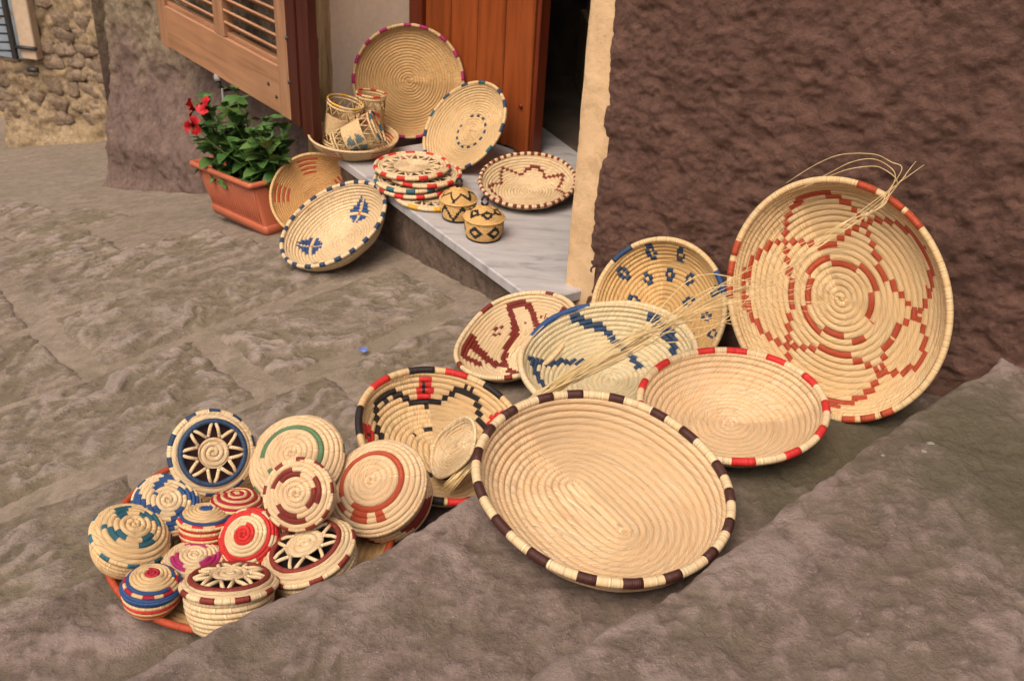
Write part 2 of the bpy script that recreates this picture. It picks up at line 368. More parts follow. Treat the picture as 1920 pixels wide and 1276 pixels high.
# stone steps
def stone_step(q_edge, ztop, q_back, seed, t0=-1.2, t1=2.15, tilt=0., drop=.16, st=.0052, mat=None):
    nt_ = int((t1-t0)/st); t = np.linspace(t0, t1, nt_)
    rad = .013
    top = np.linspace(q_back, q_edge-rad, max(8, int((q_edge-rad-q_back)/st)))
    pq = list(top); pz = [0]*len(top)
    for a in np.linspace(0, PI/2, 7)[1:]: pq.append(q_edge-rad+rad*math.sin(a)); pz.append(-rad+rad*math.cos(a))
    for d in np.linspace(rad, drop, 12)[1:]: pq.append(q_edge-.01*(d/drop)); pz.append(-d)
    pq = np.array(pq); pz = np.array(pz); n_ = len(pq)
    T, K = np.meshgrid(t, np.arange(n_), indexing='ij'); T = T.ravel(); Kq = pq[K.ravel()]; Kz = pz[K.ravel()]
    dist = np.clip((Kq-(q_edge-.12))/.12, 0, 1)
    zz = np.zeros_like(T)
    edge = .016*fbm(np.c_[T*3.2, zz, zz+seed], 3, 3)+.009*fbm(np.c_[T*14, Kz*9, zz+seed], 3, 4)
    Qc = Kq+edge*dist
    low = fbm(np.c_[T*2.6, Kq*2.6, zz+seed*3.1], 2, 5); med = fbm(np.c_[T*17, Kq*17, zz+seed*3.1], 3, 6); wp = fbm(np.c_[T*7, Kq*7, zz+seed], 2, 14)
    slab = fbm(np.c_[T*7+wp*.6, Kq*9+wp*.6, zz+seed*1.7], 6, 15, .64); chis = billow(np.c_[T*13+wp*1.5, Kq*20+wp*2.5, zz+seed*1.1], 2, 16)
    amt = np.clip(.6+1.3*low, .15, 1.3)
    det = .0110*slab+.0062*fbm(np.c_[T*32+wp*2, Kq*38, zz+seed*2.7], 3, 18, .68)+.0070*np.minimum(chis, .1)*amt
    h = .006*low+det-.010*dist**4*np.clip(.4+fbm(np.c_[T*9, zz, zz+seed*5], 3, 8), 0, 1)
    xy = np.outer(T, E2)+np.outer(Qc, P2)
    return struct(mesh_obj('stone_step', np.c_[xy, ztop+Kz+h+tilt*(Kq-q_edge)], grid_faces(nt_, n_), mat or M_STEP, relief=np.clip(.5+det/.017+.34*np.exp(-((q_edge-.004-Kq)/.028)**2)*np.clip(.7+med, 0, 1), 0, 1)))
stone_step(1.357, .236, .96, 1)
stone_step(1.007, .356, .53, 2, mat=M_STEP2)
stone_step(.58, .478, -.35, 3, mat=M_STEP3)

# right house: rough brown stucco with a cream band painted at the door
WD = np.array([.831, -.556]); WN = np.array([-.556, -.831]); J0 = np.array([.125, 2.27])
rw = empty('stucco_house_wall', 'rough dark brown stucco house wall with a cream painted edge at the doorway', 'wall', M=Matrix.Translation((J0[0], J0[1], 0)))
def wall_patch(name, s0, s1, z0, z1, st, disp, mat, parent, off=0., loc=J0, wd=WD, wn=WN, edge0=None):
    ns = int((s1-s0)/st)+2; nz = int((z1-z0)/st)+2
    s, z = np.meshgrid(np.linspace(s0, s1, ns), np.linspace(z0, z1, nz), indexing='ij'); s = s.ravel(); z = z.ravel()
    if edge0: s = s+edge0(z)*np.clip(1-(s-s0)/.05, 0, 1)
    o = off+disp(s, z, s0); P = np.outer(s, wd)+np.outer(o, wn)
    return mesh_obj(name, np.c_[P, z], grid_faces(ns, nz), mat, parent)
zz0 = lambda a: np.zeros_like(a)
def d_stucco(s, z, s0):
    p = np.c_[s, zz0(s), z]
    return .010*fbm(p*4, 2, 51)+.0165*fbm(p*19, 4, 52, .70)+.0030*billow(p*30, 2, 58)+.0015*np.clip(ridge(p*36, 53), -1, 1)+.010*np.clip((s-s0)/.012, 0, 1)**.5-.004
wall_patch('wall_face', .068, 1.35, -.05, 1.25, .0046, d_stucco, M_BROWN, rw, edge0=lambda z: .0045*fbm(np.c_[z*5, zz0(z), zz0(z)], 3, 54)+.0022*fbm(np.c_[z*45, zz0(z), zz0(z)], 2, 55))
wall_patch('wall_face', 1.35, 3.2, -.05, 1.25, .03, d_stucco, M_BROWN, rw)
wall_patch('wall_face', .068, 3.2, 1.25, 3.0, .03, d_stucco, M_BROWN, rw)
mb = MB(); P = [J0*0+WD*a+WN*b for a, b in ((.002, -.006), (3.2, -.006), (3.2, -.45), (.30, -.45))]
mb.add([(p[0], p[1], z) for z in (-.05, 3.0) for p in P], [(3, 2, 1, 0), (4, 5, 6, 7), (0, 1, 5, 4), (1, 2, 6, 5), (2, 3, 7, 6), (3, 0, 4, 7)]); mb.obj('wall_core', M_BROWN, rw, False)
wall_patch('painted_band', 0, .085, -.05, 3.0, .009, lambda s, z, s0: .0030*fbm(np.c_[s*22, zz0(s), z*22], 4, 56)-.006*np.clip(1-s/.012, 0, 1)**2, M_CREAM, rw, edge0=lambda z: .002*fbm(np.c_[z*12, zz0(z), zz0(z)+9], 3, 57))

# left house front
H0 = np.array([-.672, 3.36]); ID = np.array([.815, .579]); MD = np.array([-.579, .815])
lw = empty('plaster_house_wall', 'worn mauve brown plaster house front with peeling paint beside the open shutter', 'wall', M=Matrix.Translation((H0[0], H0[1], 0)))
A0 = np.array([-.80, 3.47]); A1 = np.array([-1.985, 4.447]); LDv = A1-A0; LL = np.linalg.norm(LDv); LDv = LDv/LL; LN = np.array([-LDv[1], LDv[0]])
if LN @ np.array([0, -1.]) < 0: LN = -LN
def d_left(s, z, s0):
    f = s/LL; p = np.c_[s, zz0(s), z]
    bat = -np.interp(f, [0, .25, .6, .75, 1], [.0, .06, .145, .13, .085])*np.clip((z-.02+.22*f)/.30, 0, 1)
    gb = street_z(A0[0]+LDv[0]*s, A0[1]+LDv[1]*s); foot = .05*np.exp(-np.clip(z-gb, 0, 1)/.035)*np.clip(f*2-.9, 0, 1)
    rec = -.16*np.exp(-((f-.12)/.22)**2)*np.clip((.34-z)/.1, 0, 1)
    return bat+foot+rec+.016*fbm(p*5, 2, 61)+.024*fbm(p*16, 4, 62, .66)-.08*np.clip((f-.975)/.025, 0, 1)**2
oA = A0-H0
def left_patch(z0, z1, st):
    ns = int(LL/st)+2; nz = int((z1-z0)/st)+2
    s, z = np.meshgrid(np.linspace(0, LL, ns), np.linspace(z0, z1, nz), indexing='ij'); s = s.ravel(); z = z.ravel(); o = d_left(s, z, 0)
    P_ = oA+np.outer(s, LDv)+np.outer(o, LN)
    return mesh_obj('wall_face', np.c_[P_, z], grid_faces(ns, nz)[:, ::-1], M_LEFT, lw)
left_patch(-.8, 1.0, .010); left_patch(1.0, 3.0, .05)
mb = MB(); pts = [oA+LDv*.02-LN*.30, oA+LDv*(LL-.01)-LN*.30, oA+LDv*(LL-.01)-LN*1.5, oA+LDv*.02-LN*.75]
mb.add([(p[0], p[1], z) for z in (-.8, 3.0) for p in pts], [(3, 2, 1, 0), (4, 5, 6, 7), (0, 1, 5, 4), (1, 2, 6, 5), (2, 3, 7, 6), (3, 0, 4, 7)]); mb.obj('wall_core', M_LEFT, lw, False)
# corner return towards the street beyond
mb = MB(); a = oA+LDv*(LL-.004)-LN*.06; b = a-LN*1.6
mb.add([(a[0], a[1], -1.2), (b[0], b[1], -1.2), (b[0], b[1], 3), (a[0], a[1], 3)], [(0, 1, 2, 3)]); mb.obj('wall_return', M_LEFT, lw, False)
# aged cream strip between shutter post and door opening, door reveal, lintel and base under the marble
def quadstrip(name, p, q, z0, z1, mat, parent, th, back):
    mb = MB(); p = np.array(p); q = np.array(q); bk = np.array(back)*th
    V = [(*p, z0), (*q, z0), (*(q+bk), z0), (*(p+bk), z0), (*p, z1), (*q, z1), (*(q+bk), z1), (*(p+bk), z1)]
    mb.add(V, [(3, 2, 1, 0), (4, 5, 6, 7), (0, 1, 5, 4), (1, 2, 6, 5), (2, 3, 7, 6), (3, 0, 4, 7)]); return mb.obj(name, mat, parent, False)
quadstrip('jamb_strip', (0, 0), MD*.22, -.2, 3.0, M_AGED, lw, .06, ID)
mb = MB(); n_ = 60; V = []; ss, zz = np.meshgrid(np.linspace(0, .56, 40), np.linspace(.25, 3.0, 120), indexing='ij'); ss = ss.ravel(); zz = zz.ravel()
o = .0015*fbm(np.c_[ss*30, zz*30, zz*0], 2, 71)-.006*np.clip(1-ss/.015, 0, 1)**2
Pn = np.outer(ss, ID)+np.outer(o+.002, -MD)
mesh_obj('door_reveal', np.c_[Pn, zz], grid_faces(40, 120), M_REVEAL, lw)
quadstrip('reveal_core', ID*.07+MD*.004, ID*.60+MD*.004, -.2, 3.0, M_REVEAL, lw, .3, MD)
FL0, FL1 = np.array([-.557, 3.022]), np.array([.026, 2.201]); fd = (FL1-FL0)/np.linalg.norm(FL1-FL0)
ns, nz = 150, 40; s, z = np.meshgrid(np.linspace(-.16, 1.12, ns), np.linspace(-.15, .268, nz), indexing='ij'); s = s.ravel(); z = z.ravel()
o = -.022+.008*fbm(np.c_[s*9, z*9, z*0], 3, 81)+.006*fbm(np.c_[s*40, z*40, z*0], 3, 82)+.02*np.clip((.10-z+.0*s)/.25, 0, 1)
Pn = FL0-H0+np.outer(s, fd)+np.outer(o, -ID); mesh_obj('threshold_base', np.c_[Pn, z], grid_faces(ns, nz), M_RISER, lw)
quadstrip('lintel', MD*.20, MD*-1.16, 2.25, 3.0, M_REVEAL, lw, .5, ID)
mb = MB().box(0, .030, -.02, .02, -.035, .035, bev=.004); mb.tube([(.012, 0, -.055), (.012, 0, .05)], .011, 8); hg = mb.obj('rusty_hinge', M_RUST, lw)
hg.matrix_local = Matrix.Translation((MD[0]*.085-ID[0]*.012, MD[1]*.085-ID[1]*.012, .555)) @ Matrix.Rotation(math.atan2(MD[1], MD[0]), 4, 'Z')

# marble doorstep
a = FL0-fd*.075; b = FL0+fd*1.055; ns, nz = 60, 40
mb = MB(); c_ = b+ID*.60; d_ = a+ID*.80; bev = .004
ring = lambda ins, z: [(*(a+(fd+ID)*ins), z), (*(b+(ID-fd)*ins), z), (*(c_-(fd+ID)*ins), z), (*(d_+(fd-ID)*ins), z)]
V = ring(.003, .270)+ring(0, .273)+ring(0, .296)+ring(bev, .30)
mb.add(V, [(3, 2, 1, 0), (12, 13, 14, 15)]+[(k*4+i, k*4+(i+1) % 4, k*4+4+(i+1) % 4, k*4+4+i) for k in range(3) for i in range(4)])
me_ = mb.obj('marble_doorstep', M_MARBLE, None, False); tag(me_, 'grey veined marble doorstep slab under the open wooden door', 'doorstep')

# dark room behind the door
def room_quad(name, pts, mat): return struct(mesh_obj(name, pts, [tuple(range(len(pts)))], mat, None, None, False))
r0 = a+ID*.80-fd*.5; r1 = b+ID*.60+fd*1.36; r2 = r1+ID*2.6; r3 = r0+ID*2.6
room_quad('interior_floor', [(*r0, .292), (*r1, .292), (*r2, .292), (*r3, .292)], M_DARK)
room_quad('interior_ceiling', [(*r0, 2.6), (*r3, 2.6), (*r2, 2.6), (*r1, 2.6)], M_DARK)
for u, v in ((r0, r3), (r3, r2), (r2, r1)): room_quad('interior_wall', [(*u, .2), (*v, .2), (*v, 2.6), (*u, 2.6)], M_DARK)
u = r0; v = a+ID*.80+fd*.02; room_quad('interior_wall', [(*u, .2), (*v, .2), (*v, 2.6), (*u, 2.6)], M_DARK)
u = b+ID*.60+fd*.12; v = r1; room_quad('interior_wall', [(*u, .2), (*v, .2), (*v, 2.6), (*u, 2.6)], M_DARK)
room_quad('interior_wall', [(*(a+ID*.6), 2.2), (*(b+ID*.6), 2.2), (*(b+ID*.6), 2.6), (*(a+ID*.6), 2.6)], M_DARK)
for i, (x, y, z0, w_, d__, h_, lab) in enumerate([(.42, 3.95, .30, .42, .34, .30, 'brown carton at the bottom of the stack in the dark room'), (.44, 3.97, .602, .40, .32, .28, 'brown carton in the middle of the stack in the dark room'), (.43, 3.96, .884, .40, .32, .30, 'brown carton on top of the stack in the dark room')]):
    bx = empty('carton', lab, 'box', 'cartons stacked inside the door', Matrix.Translation((x, y, z0)) @ Matrix.Rotation(.10+.06*i, 4, 'Z'))
    MB().box(-w_/2, w_/2, -d__/2, d__/2, 0, h_, bev=.004).obj('carton_body', M_BOX, bx, False)
    MB().box(-.045, .055, -d__/2-.002, -d__/2+.001, h_*.3, h_*.72).obj('printed_panel', M_BOXP, bx, False)

# ------------------------------------------------------------------ wooden door leaf
dr = empty('wooden_door', 'orange varnished plank door leaf standing ajar behind the woven plates', 'door', M=Matrix.Translation((-.405, 3.545, .306)) @ Matrix.Rotation(math.atan2(-.341, .445), 4, 'Z'))
MB().box(0, .06, -.03, .035, 0, 2.0, bev=.004).obj('hinge_stile', M_DOORD, dr, False)
xs = [.062, .180, .298, .416, .482]
for x0, x1 in zip(xs[:-1], xs[1:]): MB().box(x0+.0012, x1-.0012, -.012, .02, .002, 1.998, bev=.0025).obj('plank', M_DOOR, dr, False)
MB().box(.484, .544, -.028, .035, 0, 2.0, bev=.005).obj('lock_stile', M_DOOR, dr, False)
MB().box(.545, .560, -.016, .035, 0, 2.0, bev=.003).obj('edge_lip', M_DOORD, dr, False)
kb = MB(); kb.lathe([(0.0001, .0), (.006, .001), (.008, .004), (.006, .007), (.0001, .008)], 10); k = kb.obj('knot', M_DOORD, dr); k.matrix_local = Matrix.Translation((.514, -.030, .16)) @ Matrix.Rotation(PI/2, 4, 'X')

# ------------------------------------------------------------------ louvred shutter, swung open against the wall
sh_dir = Vector((-.637, .771, 0))
SHM = Matrix(((-.637, .771, 0, -.691), (.771, .637, 0, 3.087), (0, 0, 1, .38), (0, 0, 0, 1)))   # x along leaf, y into wall
sh = empty('louvred_shutter', 'varnished wooden louvred shutter swung open above the flower planter', 'shutter', M=SHM)
HT = 1.75
MB().box(-.012, .058, .004, .040, -.03, HT, bev=.004).obj('hinge_post', M_SHUTD, sh, False)
MB().box(.060, .118, -.004, .046, -.005, HT, bev=.003).obj('dark_stile', M_SHUTD, sh, False)
MB().box(.119, .190, -.006, .040, 0, HT, bev=.003).obj('stile', M_SHUTV, sh, False)
MB().box(.192, 1.168, -.003, .037, 0, .162, bev=.003).obj('bottom_rail', M_SHUT, sh, False)
MB().box(1.170, 1.245, -.006, .040, -.004, HT, bev=.003).obj('stile', M_SHUTV, sh, False)
MB().box(.610, .690, -.004, .038, .163, HT, bev=.003).obj('stile', M_SHUTV, sh, False)
for (x0, x1) in ((.192, .609), (.691, 1.169)):
    MB().box(x0, x1, .010, .036, .163, .178, bev=.002).obj('sill_bead', M_SHUT, sh, False)
    sm = None; z = .205
    while z < HT-.06:
        if sm is None:
            Mx = Matrix.Rotation(R_(-38), 4, 'X'); o = MB().box(x0, x1, -.022, .022, -.0042, .0042, Mx, bev=.002).obj('slat', M_SHUT, sh, False); sm = o.data
            o.matrix_local = Matrix.Translation((0, .018, z))
        else: inst('slat', sm, sh, Matrix.Translation((0, .018, z)))
        z += .0415
sb = MB(); sb.lathe([(.0001, .004), (.005, .003), (.0065, 0), (.0065, -.003)], 8); s0 = None
for x, z in [(.112, .42), (.112, .27), (.112, .13), (.112, .58), (.112, .75), (.215, .055), (.27, .085)]:
    Mx = Matrix.Translation((x, -.006 if x < .19 else -.0045, z)) @ Matrix.Rotation(PI/2, 4, 'X')
    if s0 is None: s0 = sb.obj('bolt_head', M_IRON, sh); s0.matrix_local = Mx
    else: inst('bolt_head', s0.data, sh, Mx)
dg = empty('shutter_stop', 'small metal shutter stop fixed in the wall beneath the shutter rail', 'shutter stop', M=Matrix.Translation((-1.135, 3.665, .30)))
MB().tube([(.06, .08, .01), (.0, 0, .02), (-.01, -.012, .035), (-.012, -.014, .055)], .008, 8).obj('arm', M_IRON, dg)
mb = MB(); mb.lathe([(.0001, .028), (.012, .024), (.017, .012), (.015, 0), (.0001, -.004)], 12); o = mb.obj('cap', M_GALV, dg); o.location = (-.012, -.014, .06)
MB().box(-.004, .004, -.022, -.012, -.03, .03, bev=.002).obj('plate', M_GALV, dg, False)

# ------------------------------------------------------------------ far rubble wall and barred window
B0 = np.array([-2.62, 6.42]); BD = np.array([-.97, .24]); BN = np.array([-.24, -.97])
rb = empty('rubble_wall', 'rough rubble stone house wall with pale mortar beyond the brown corner', 'wall', M=Matrix.Translation((B0[0], B0[1], 0)))
ns, nz = 90, 140; s, z = np.meshgrid(np.linspace(-.6, .98, ns), np.linspace(-1.3, 1.2, nz), indexing='ij'); s = s.ravel(); z = z.ravel()
o = .044+.035*fbm(np.c_[s*6, z*6, z*0], 3, 91)+.028*fbm(np.c_[s*22, z*22, z*0], 3, 92)+.06*np.exp(-np.clip(z+1.0, 0, 3)/.08)
mesh_obj('mortar_face', np.c_[np.outer(s, BD)+np.outer(o, BN), z], grid_faces(ns, nz)[:, ::-1], M_RUBM, rb)
mb = MB(); p = [BD*-.6-BN*.02, BD*.98-BN*.02, BD*.98-BN*.9, BD*-.6-BN*.9]
mb.add([(q_[0], q_[1], zc) for zc in (-1.3, 2.4) for q_ in p], [(3, 2, 1, 0), (4, 5, 6, 7), (0, 1, 5, 4), (1, 2, 6, 5), (2, 3, 7, 6), (3, 0, 4, 7)]); mb.obj('wall_core', M_RUBM, rb, False)
def rubble_mesh(seed):
    V = []; F = []; nu, nv = 14, 9
    for j in range(nv+1):
        for i in range(nu):
            th = 2*PI*i/nu; ph = PI*j/nv; V.append((math.sin(ph)*math.cos(th), math.sin(ph)*math.sin(th), math.cos(ph)))
    V = np.array(V); V = np.sign(V)*np.abs(V)**.62; V *= (1+.55*fbm(V*1.9+seed*7, 3, seed))[:, None]
    for j in range(nv):
        for i in range(nu): F.append((j*nu+i, j*nu+(i+1) % nu, (j+1)*nu+(i+1) % nu, (j+1)*nu+i))
    o = mesh_obj('stone', V, F, M_RUB, rb); return o
protos = [rubble_mesh(k) for k in range(5)]; used = [False]*5
z = -.86; rg = random.Random(12)
angB = math.atan2(BD[1], BD[0])
while z < 1.15:
    hh = rg.uniform(.085, .14); s = -.45+rg.uniform(0, .1)
    while s < .93:
        ww = rg.uniform(.09, .21)
        if rg.random() < .86 and not (s+ww/2 > .56 and z > -.45):
            k = rg.randrange(5); sc = Matrix.Diagonal((ww*.50, .042, hh*.50, 1))
            pp = BD*(s+ww/2)+BN*.012
            Mx = Matrix.Translation((pp[0], pp[1], z+hh/2+rg.uniform(-.02, .02))) @ Matrix.Rotation(angB, 4, 'Z') @ Matrix.Rotation(rg.uniform(-.35, .35), 4, 'Y') @ sc
            if used[k]: inst('stone', protos[k].data, rb, Mx)
            else: protos[k].matrix_local = Mx; used[k] = True
        s += ww
    z += hh*.95
gr = empty('barred_window', 'small window with black iron bars in the far rubble wall', 'window', M=Matrix(((-.97, .24, 0, B0[0]+BD[0]*.58+BN[0]*.06), (.24, .97, 0, B0[1]+BD[1]*.58+BN[1]*.06), (0, 0, 1, -.42), (0, 0, 0, 1))))
MB().box(0, .12, -.05, .02, -.0, 1.6, bev=.006).obj('surround', M_SURR, gr, False)
MB().box(.12, .9, -.0, .03, -.02, 1.6).obj('pane', M_GLASS, gr, False)
MB().box(.13, .165, -.085, -.055, .0, 1.6, bev=.004).obj('iron_frame', M_IRON, gr, False)
for i in range(7):
    z = .05+i*.055 if i < 5 else .32+(i-5)*.5
    P = [(.145+x*.55, -.07-.16*math.sin(min(1, x*1.6)*PI/2)*(1 if i < 5 else .1), z+(.06*x if i < 5 else 0)) for x in np.linspace(0, 1, 12)]
    MB().tube(P, .007, 6).obj('bar', M_IRON, gr)
MB().tube([(-.02, -.06, .08), (.14, -.07, .08)], .012, 6).obj('bracket', M_IRON, gr)
MB().tube([(-.0, -.06, -.06), (.07, -.07, -.06)], .018, 6).obj('bracket', M_IRON, gr)
# sunlit house front at the end of the street
fh = empty('far_house_wall', 'sunlit pale ochre house wall at the bottom of the street', 'wall', M=Matrix.Translation((-5.4, 10.2, -2.2)))
MB().box(-1.6, 1.6, 0, .4, 0, 4.5).obj('wall_face', flat('ochre_plaster', (.62, .42, .18), .8, .2, 4, .3, .3), fh, False)
MB().box(-.5, .1, -.03, .02, .6, 1.1, bev=.01).obj('white_sill', flat('white_paint', (.7, .68, .66), .6), fh, False)
MB().box(-.45, .05, -.02, .02, 1.2, 2.6, bev=.01).obj('window_pane', M_GLASS, fh, False)

# ------------------------------------------------------------------ coiled basketry
def resample(pts, n=200):
    p = np.array(pts, float); d = np.concatenate([[0], np.cumsum(np.linalg.norm(np.diff(p, axis=0), axis=1))])
    s = np.linspace(0, d[-1], n); return np.c_[np.interp(s, d, p[:, 0]), np.interp(s, d, p[:, 1])], d[-1]
def bez(p0, p1, p2, n=24):
    t = np.linspace(0, 1, n)[:, None]; return (1-t)**2*np.array(p0)+2*t*(1-t)*np.array(p1)+t*t*np.array(p2)
def bowl_prof(R, h, rb, bulge=.6):
    return np.vstack([[(0, 0)], bez((rb, 0), (rb+(R-rb)*bulge, h*.12), (R, h))])
def dome_prof(R, z0, hd): return np.array([(R*math.sin(a), z0+hd*(math.cos(a))) for a in np.linspace(0, PI/2, 30)]) if hd > 0 else np.array([(0, z0), (R, z0)])
def body_prof(R, h, rb, bulge=1.0):
    return np.vstack([[(0, 0)], bez((rb, 0), (R*bulge*1.06, h*.45), (R*.985, h))])
LT = math.tanh(3)
def oxy(rr, th, R, L, ell):
    if ell: return rr*(1+L/R)*np.cos(th), rr*np.sin(th)
    return rr*np.cos(th)+L*np.tanh(3*np.cos(th))/LT, rr*np.sin(th)
def coil(prof, L, cw, M=96, sub=6, side=1, off=0., amp=None, ell=False, Lc=None, pat=None, inner=0, wob=.0, seed=0):
    P, ln = resample(prof); N_ = max(2, int(round(ln/cw))); amp = cw*.46 if amp is None else amp
    fv = .5-.5*np.cos(PI*np.arange(sub)/sub); J = (N_+1)*sub; jj = np.arange(J+1); ii = np.arange(M+1); vpos = jj//sub+fv[jj % sub]
    raw = vpos[None]-1+ii[:, None]/M; S = np.clip(raw, inner*N_, N_)
    sn = S/N_*(len(P)-1); k = np.arange(len(P)); r = np.interp(sn, k, P[:, 0]); z = np.interp(sn, k, P[:, 1])
    dP = np.gradient(P, axis=0); dP /= np.linalg.norm(dP, axis=1)[:, None]+1e-9
    nr = np.interp(sn, k, -dP[:, 1]); nz = np.interp(sn, k, dP[:, 0])
    f = fv[jj % sub]; sc = amp*2*np.sqrt(np.clip(f*(1-f), 0, 1))-amp*.45; d = side*(off+sc[None])
    th = ii[:, None]/M*2*PI+0*S
    if wob:
        d = d+wob*fbm(np.c_[(np.cos(th)*2).ravel(), (np.sin(th)*2).ravel(), (S*.35).ravel()], 2, seed).reshape(S.shape)
    rr = np.maximum(r+nr*d, 0); zz = z+nz*d
    x, y = oxy(rr, th, P[:, 0].max(), L if Lc is None else Lc+(L-Lc)*np.clip(r/P[:, 0].max(), 0, 1), ell)
    V = np.stack([x, y, zz], -1).reshape(-1, 3)
    a = np.arange(M)[:, None]*(J+1)+np.arange(J)[None]
    ok = ~((S[:-1, :-1] == S[:-1, 1:]) & (S[1:, :-1] == S[1:, 1:]))
    quad = np.stack([a, a+J+1, a+J+2, a+1], -1)
    if side < 0: quad = quad[..., ::-1]
    u = th*np.maximum(r, .012); v = np.broadcast_to(vpos[None], S.shape)
    UV = np.stack([u, v], -1).reshape(-1, 2)
    key = np.zeros((M, J), int)
    if pat is not None:
        row = np.floor(jj[:-1]/sub)[None]; thc = (ii[:-1, None]+.5)/M*2*PI+0*row
        Sm = np.clip(row+.5-1+(ii[:-1, None]+.5)/M, 0, N_); rho = Sm/N_
        rm = np.interp(Sm/N_*(len(P)-1), k, P[:, 0])/P[:, 0].max()
        key = pat(thc, rm, N_-Sm, row+0*thc, N_)
        key = np.asarray(key)+np.zeros((M, J), int)
    return V, quad[ok], UV, key[ok]
def put(name, parts, mats, parent, motif='woven_motif'):
    """parts: list of coil() results merged; key 0 -> the body, other keys -> child meshes of dyed straw"""
    Vs, Qs, Us, Ks = [], [], [], []; o = 0
    for V, Q_, U, K in parts: Vs.append(V); Qs.append(Q_+o); Us.append(U); Ks.append(K); o += len(V)
    V = np.vstack(Vs); Q_ = np.vstack(Qs); U = np.vstack(Us); K = np.concatenate(Ks); body = None
    for kk in [0]+sorted(set(K.tolist())-{0}):
        q_ = Q_[K == kk]
        if len(q_) == 0: continue
        if kk == 0: groups = [(q_, False)]
        else:                                   # every separate dyed patch is a piece of its own
            key_ = np.round(V*2e4).astype(np.int64); _, cid = np.unique(key_, axis=0, return_inverse=True); cid = cid.ravel(); lab = np.arange(cid.max()+1)
            fq = cid[q_]
            for _ in range(400):
                m_ = lab[fq].min(1); nl = lab.copy(); np.minimum.at(nl, fq.ravel(), np.repeat(m_, 4)); nl = nl[nl]
                if (nl == lab).all(): break
                lab = nl
            fl_ = lab[fq[:, 0]]; ids, cnt = np.unique(fl_, return_counts=True); big = ids[cnt >= 10]
            groups = [(q_[fl_ == b_], False) for b_ in big]; rest = q_[~np.isin(fl_, big)]
            if len(rest): groups.append((rest, True))
        for g_, st_ in groups:
            us, inv = np.unique(g_.ravel(), return_inverse=True); ob = mesh_obj(name if kk == 0 else motif, V[us], inv.reshape(-1, 4), mats[kk], parent if kk == 0 or body is None else body, U[g_.ravel()])
            if st_: ob['kind'] = 'stuff'
            if kk == 0: body = ob
    return body
def ovalpt(th, R, L, z, ell=False): return np.stack([*oxy(R, th, R, L, ell), np.full_like(th, z)], -1)
def ring(name, R, L, z, rad, mat, parent, bands=(), M=96, n=9, ell=False, wob=.0, seed=1):
    th = np.linspace(0, 2*PI, M, endpoint=False); w_ = lambda t: wob*fbm(np.c_[np.cos(t)*1.6, np.sin(t)*1.6, t*0+seed], 2, seed)
    P = ovalpt(th, R, L, z, ell); P[:, 2] += w_(th); rim = MB().tube(P, rad, n, True).obj(name, mat, parent)
    for (a0, a1, key) in bands:
        t = np.linspace(R_(a0), R_(a1), max(3, int((a1-a0)/3)+2)); P = ovalpt(t, R, L, z, ell); P[:, 2] += w_(t); mb = MB(); mb.tube(P, rad*1.05, n, False, True, R_(a0)*R)
        mb.obj('rim_band', DYE[key], rim)
    return rim
def every(n, frac, keys, a0=0., jit=.12, seed=0):
    rg = random.Random(seed); out = []
    for i in range(n):
        s = a0+360*i/n+rg.uniform(-jit, jit)*360/n; out.append((s, s+360/n*frac*(1+rg.uniform(-.15, .15)), keys[i % len(keys)]))
    return out
def wrapd(a): return (a+PI) % (2*PI)-PI
def near_poly(th, r, pts, w):
    """cells closer than w to a polyline given in (degrees, radius), measured on the flattened disc"""
    x = r*np.cos(th); y = r*np.sin(th); out = np.zeros(np.shape(th), bool); P = [(q_*math.cos(R_(a)), q_*math.sin(R_(a))) for a, q_ in pts]
    for (x0, y0), (x1, y1) in zip(P[:-1], P[1:]):
        L2 = (x1-x0)**2+(y1-y0)**2; t = np.clip(((x-x0)*(x1-x0)+(y-y0)*(y1-y0))/L2, 0, 1); out |= np.hypot(x-x0-t*(x1-x0), y-y0-t*(y1-y0)) < w
    return out
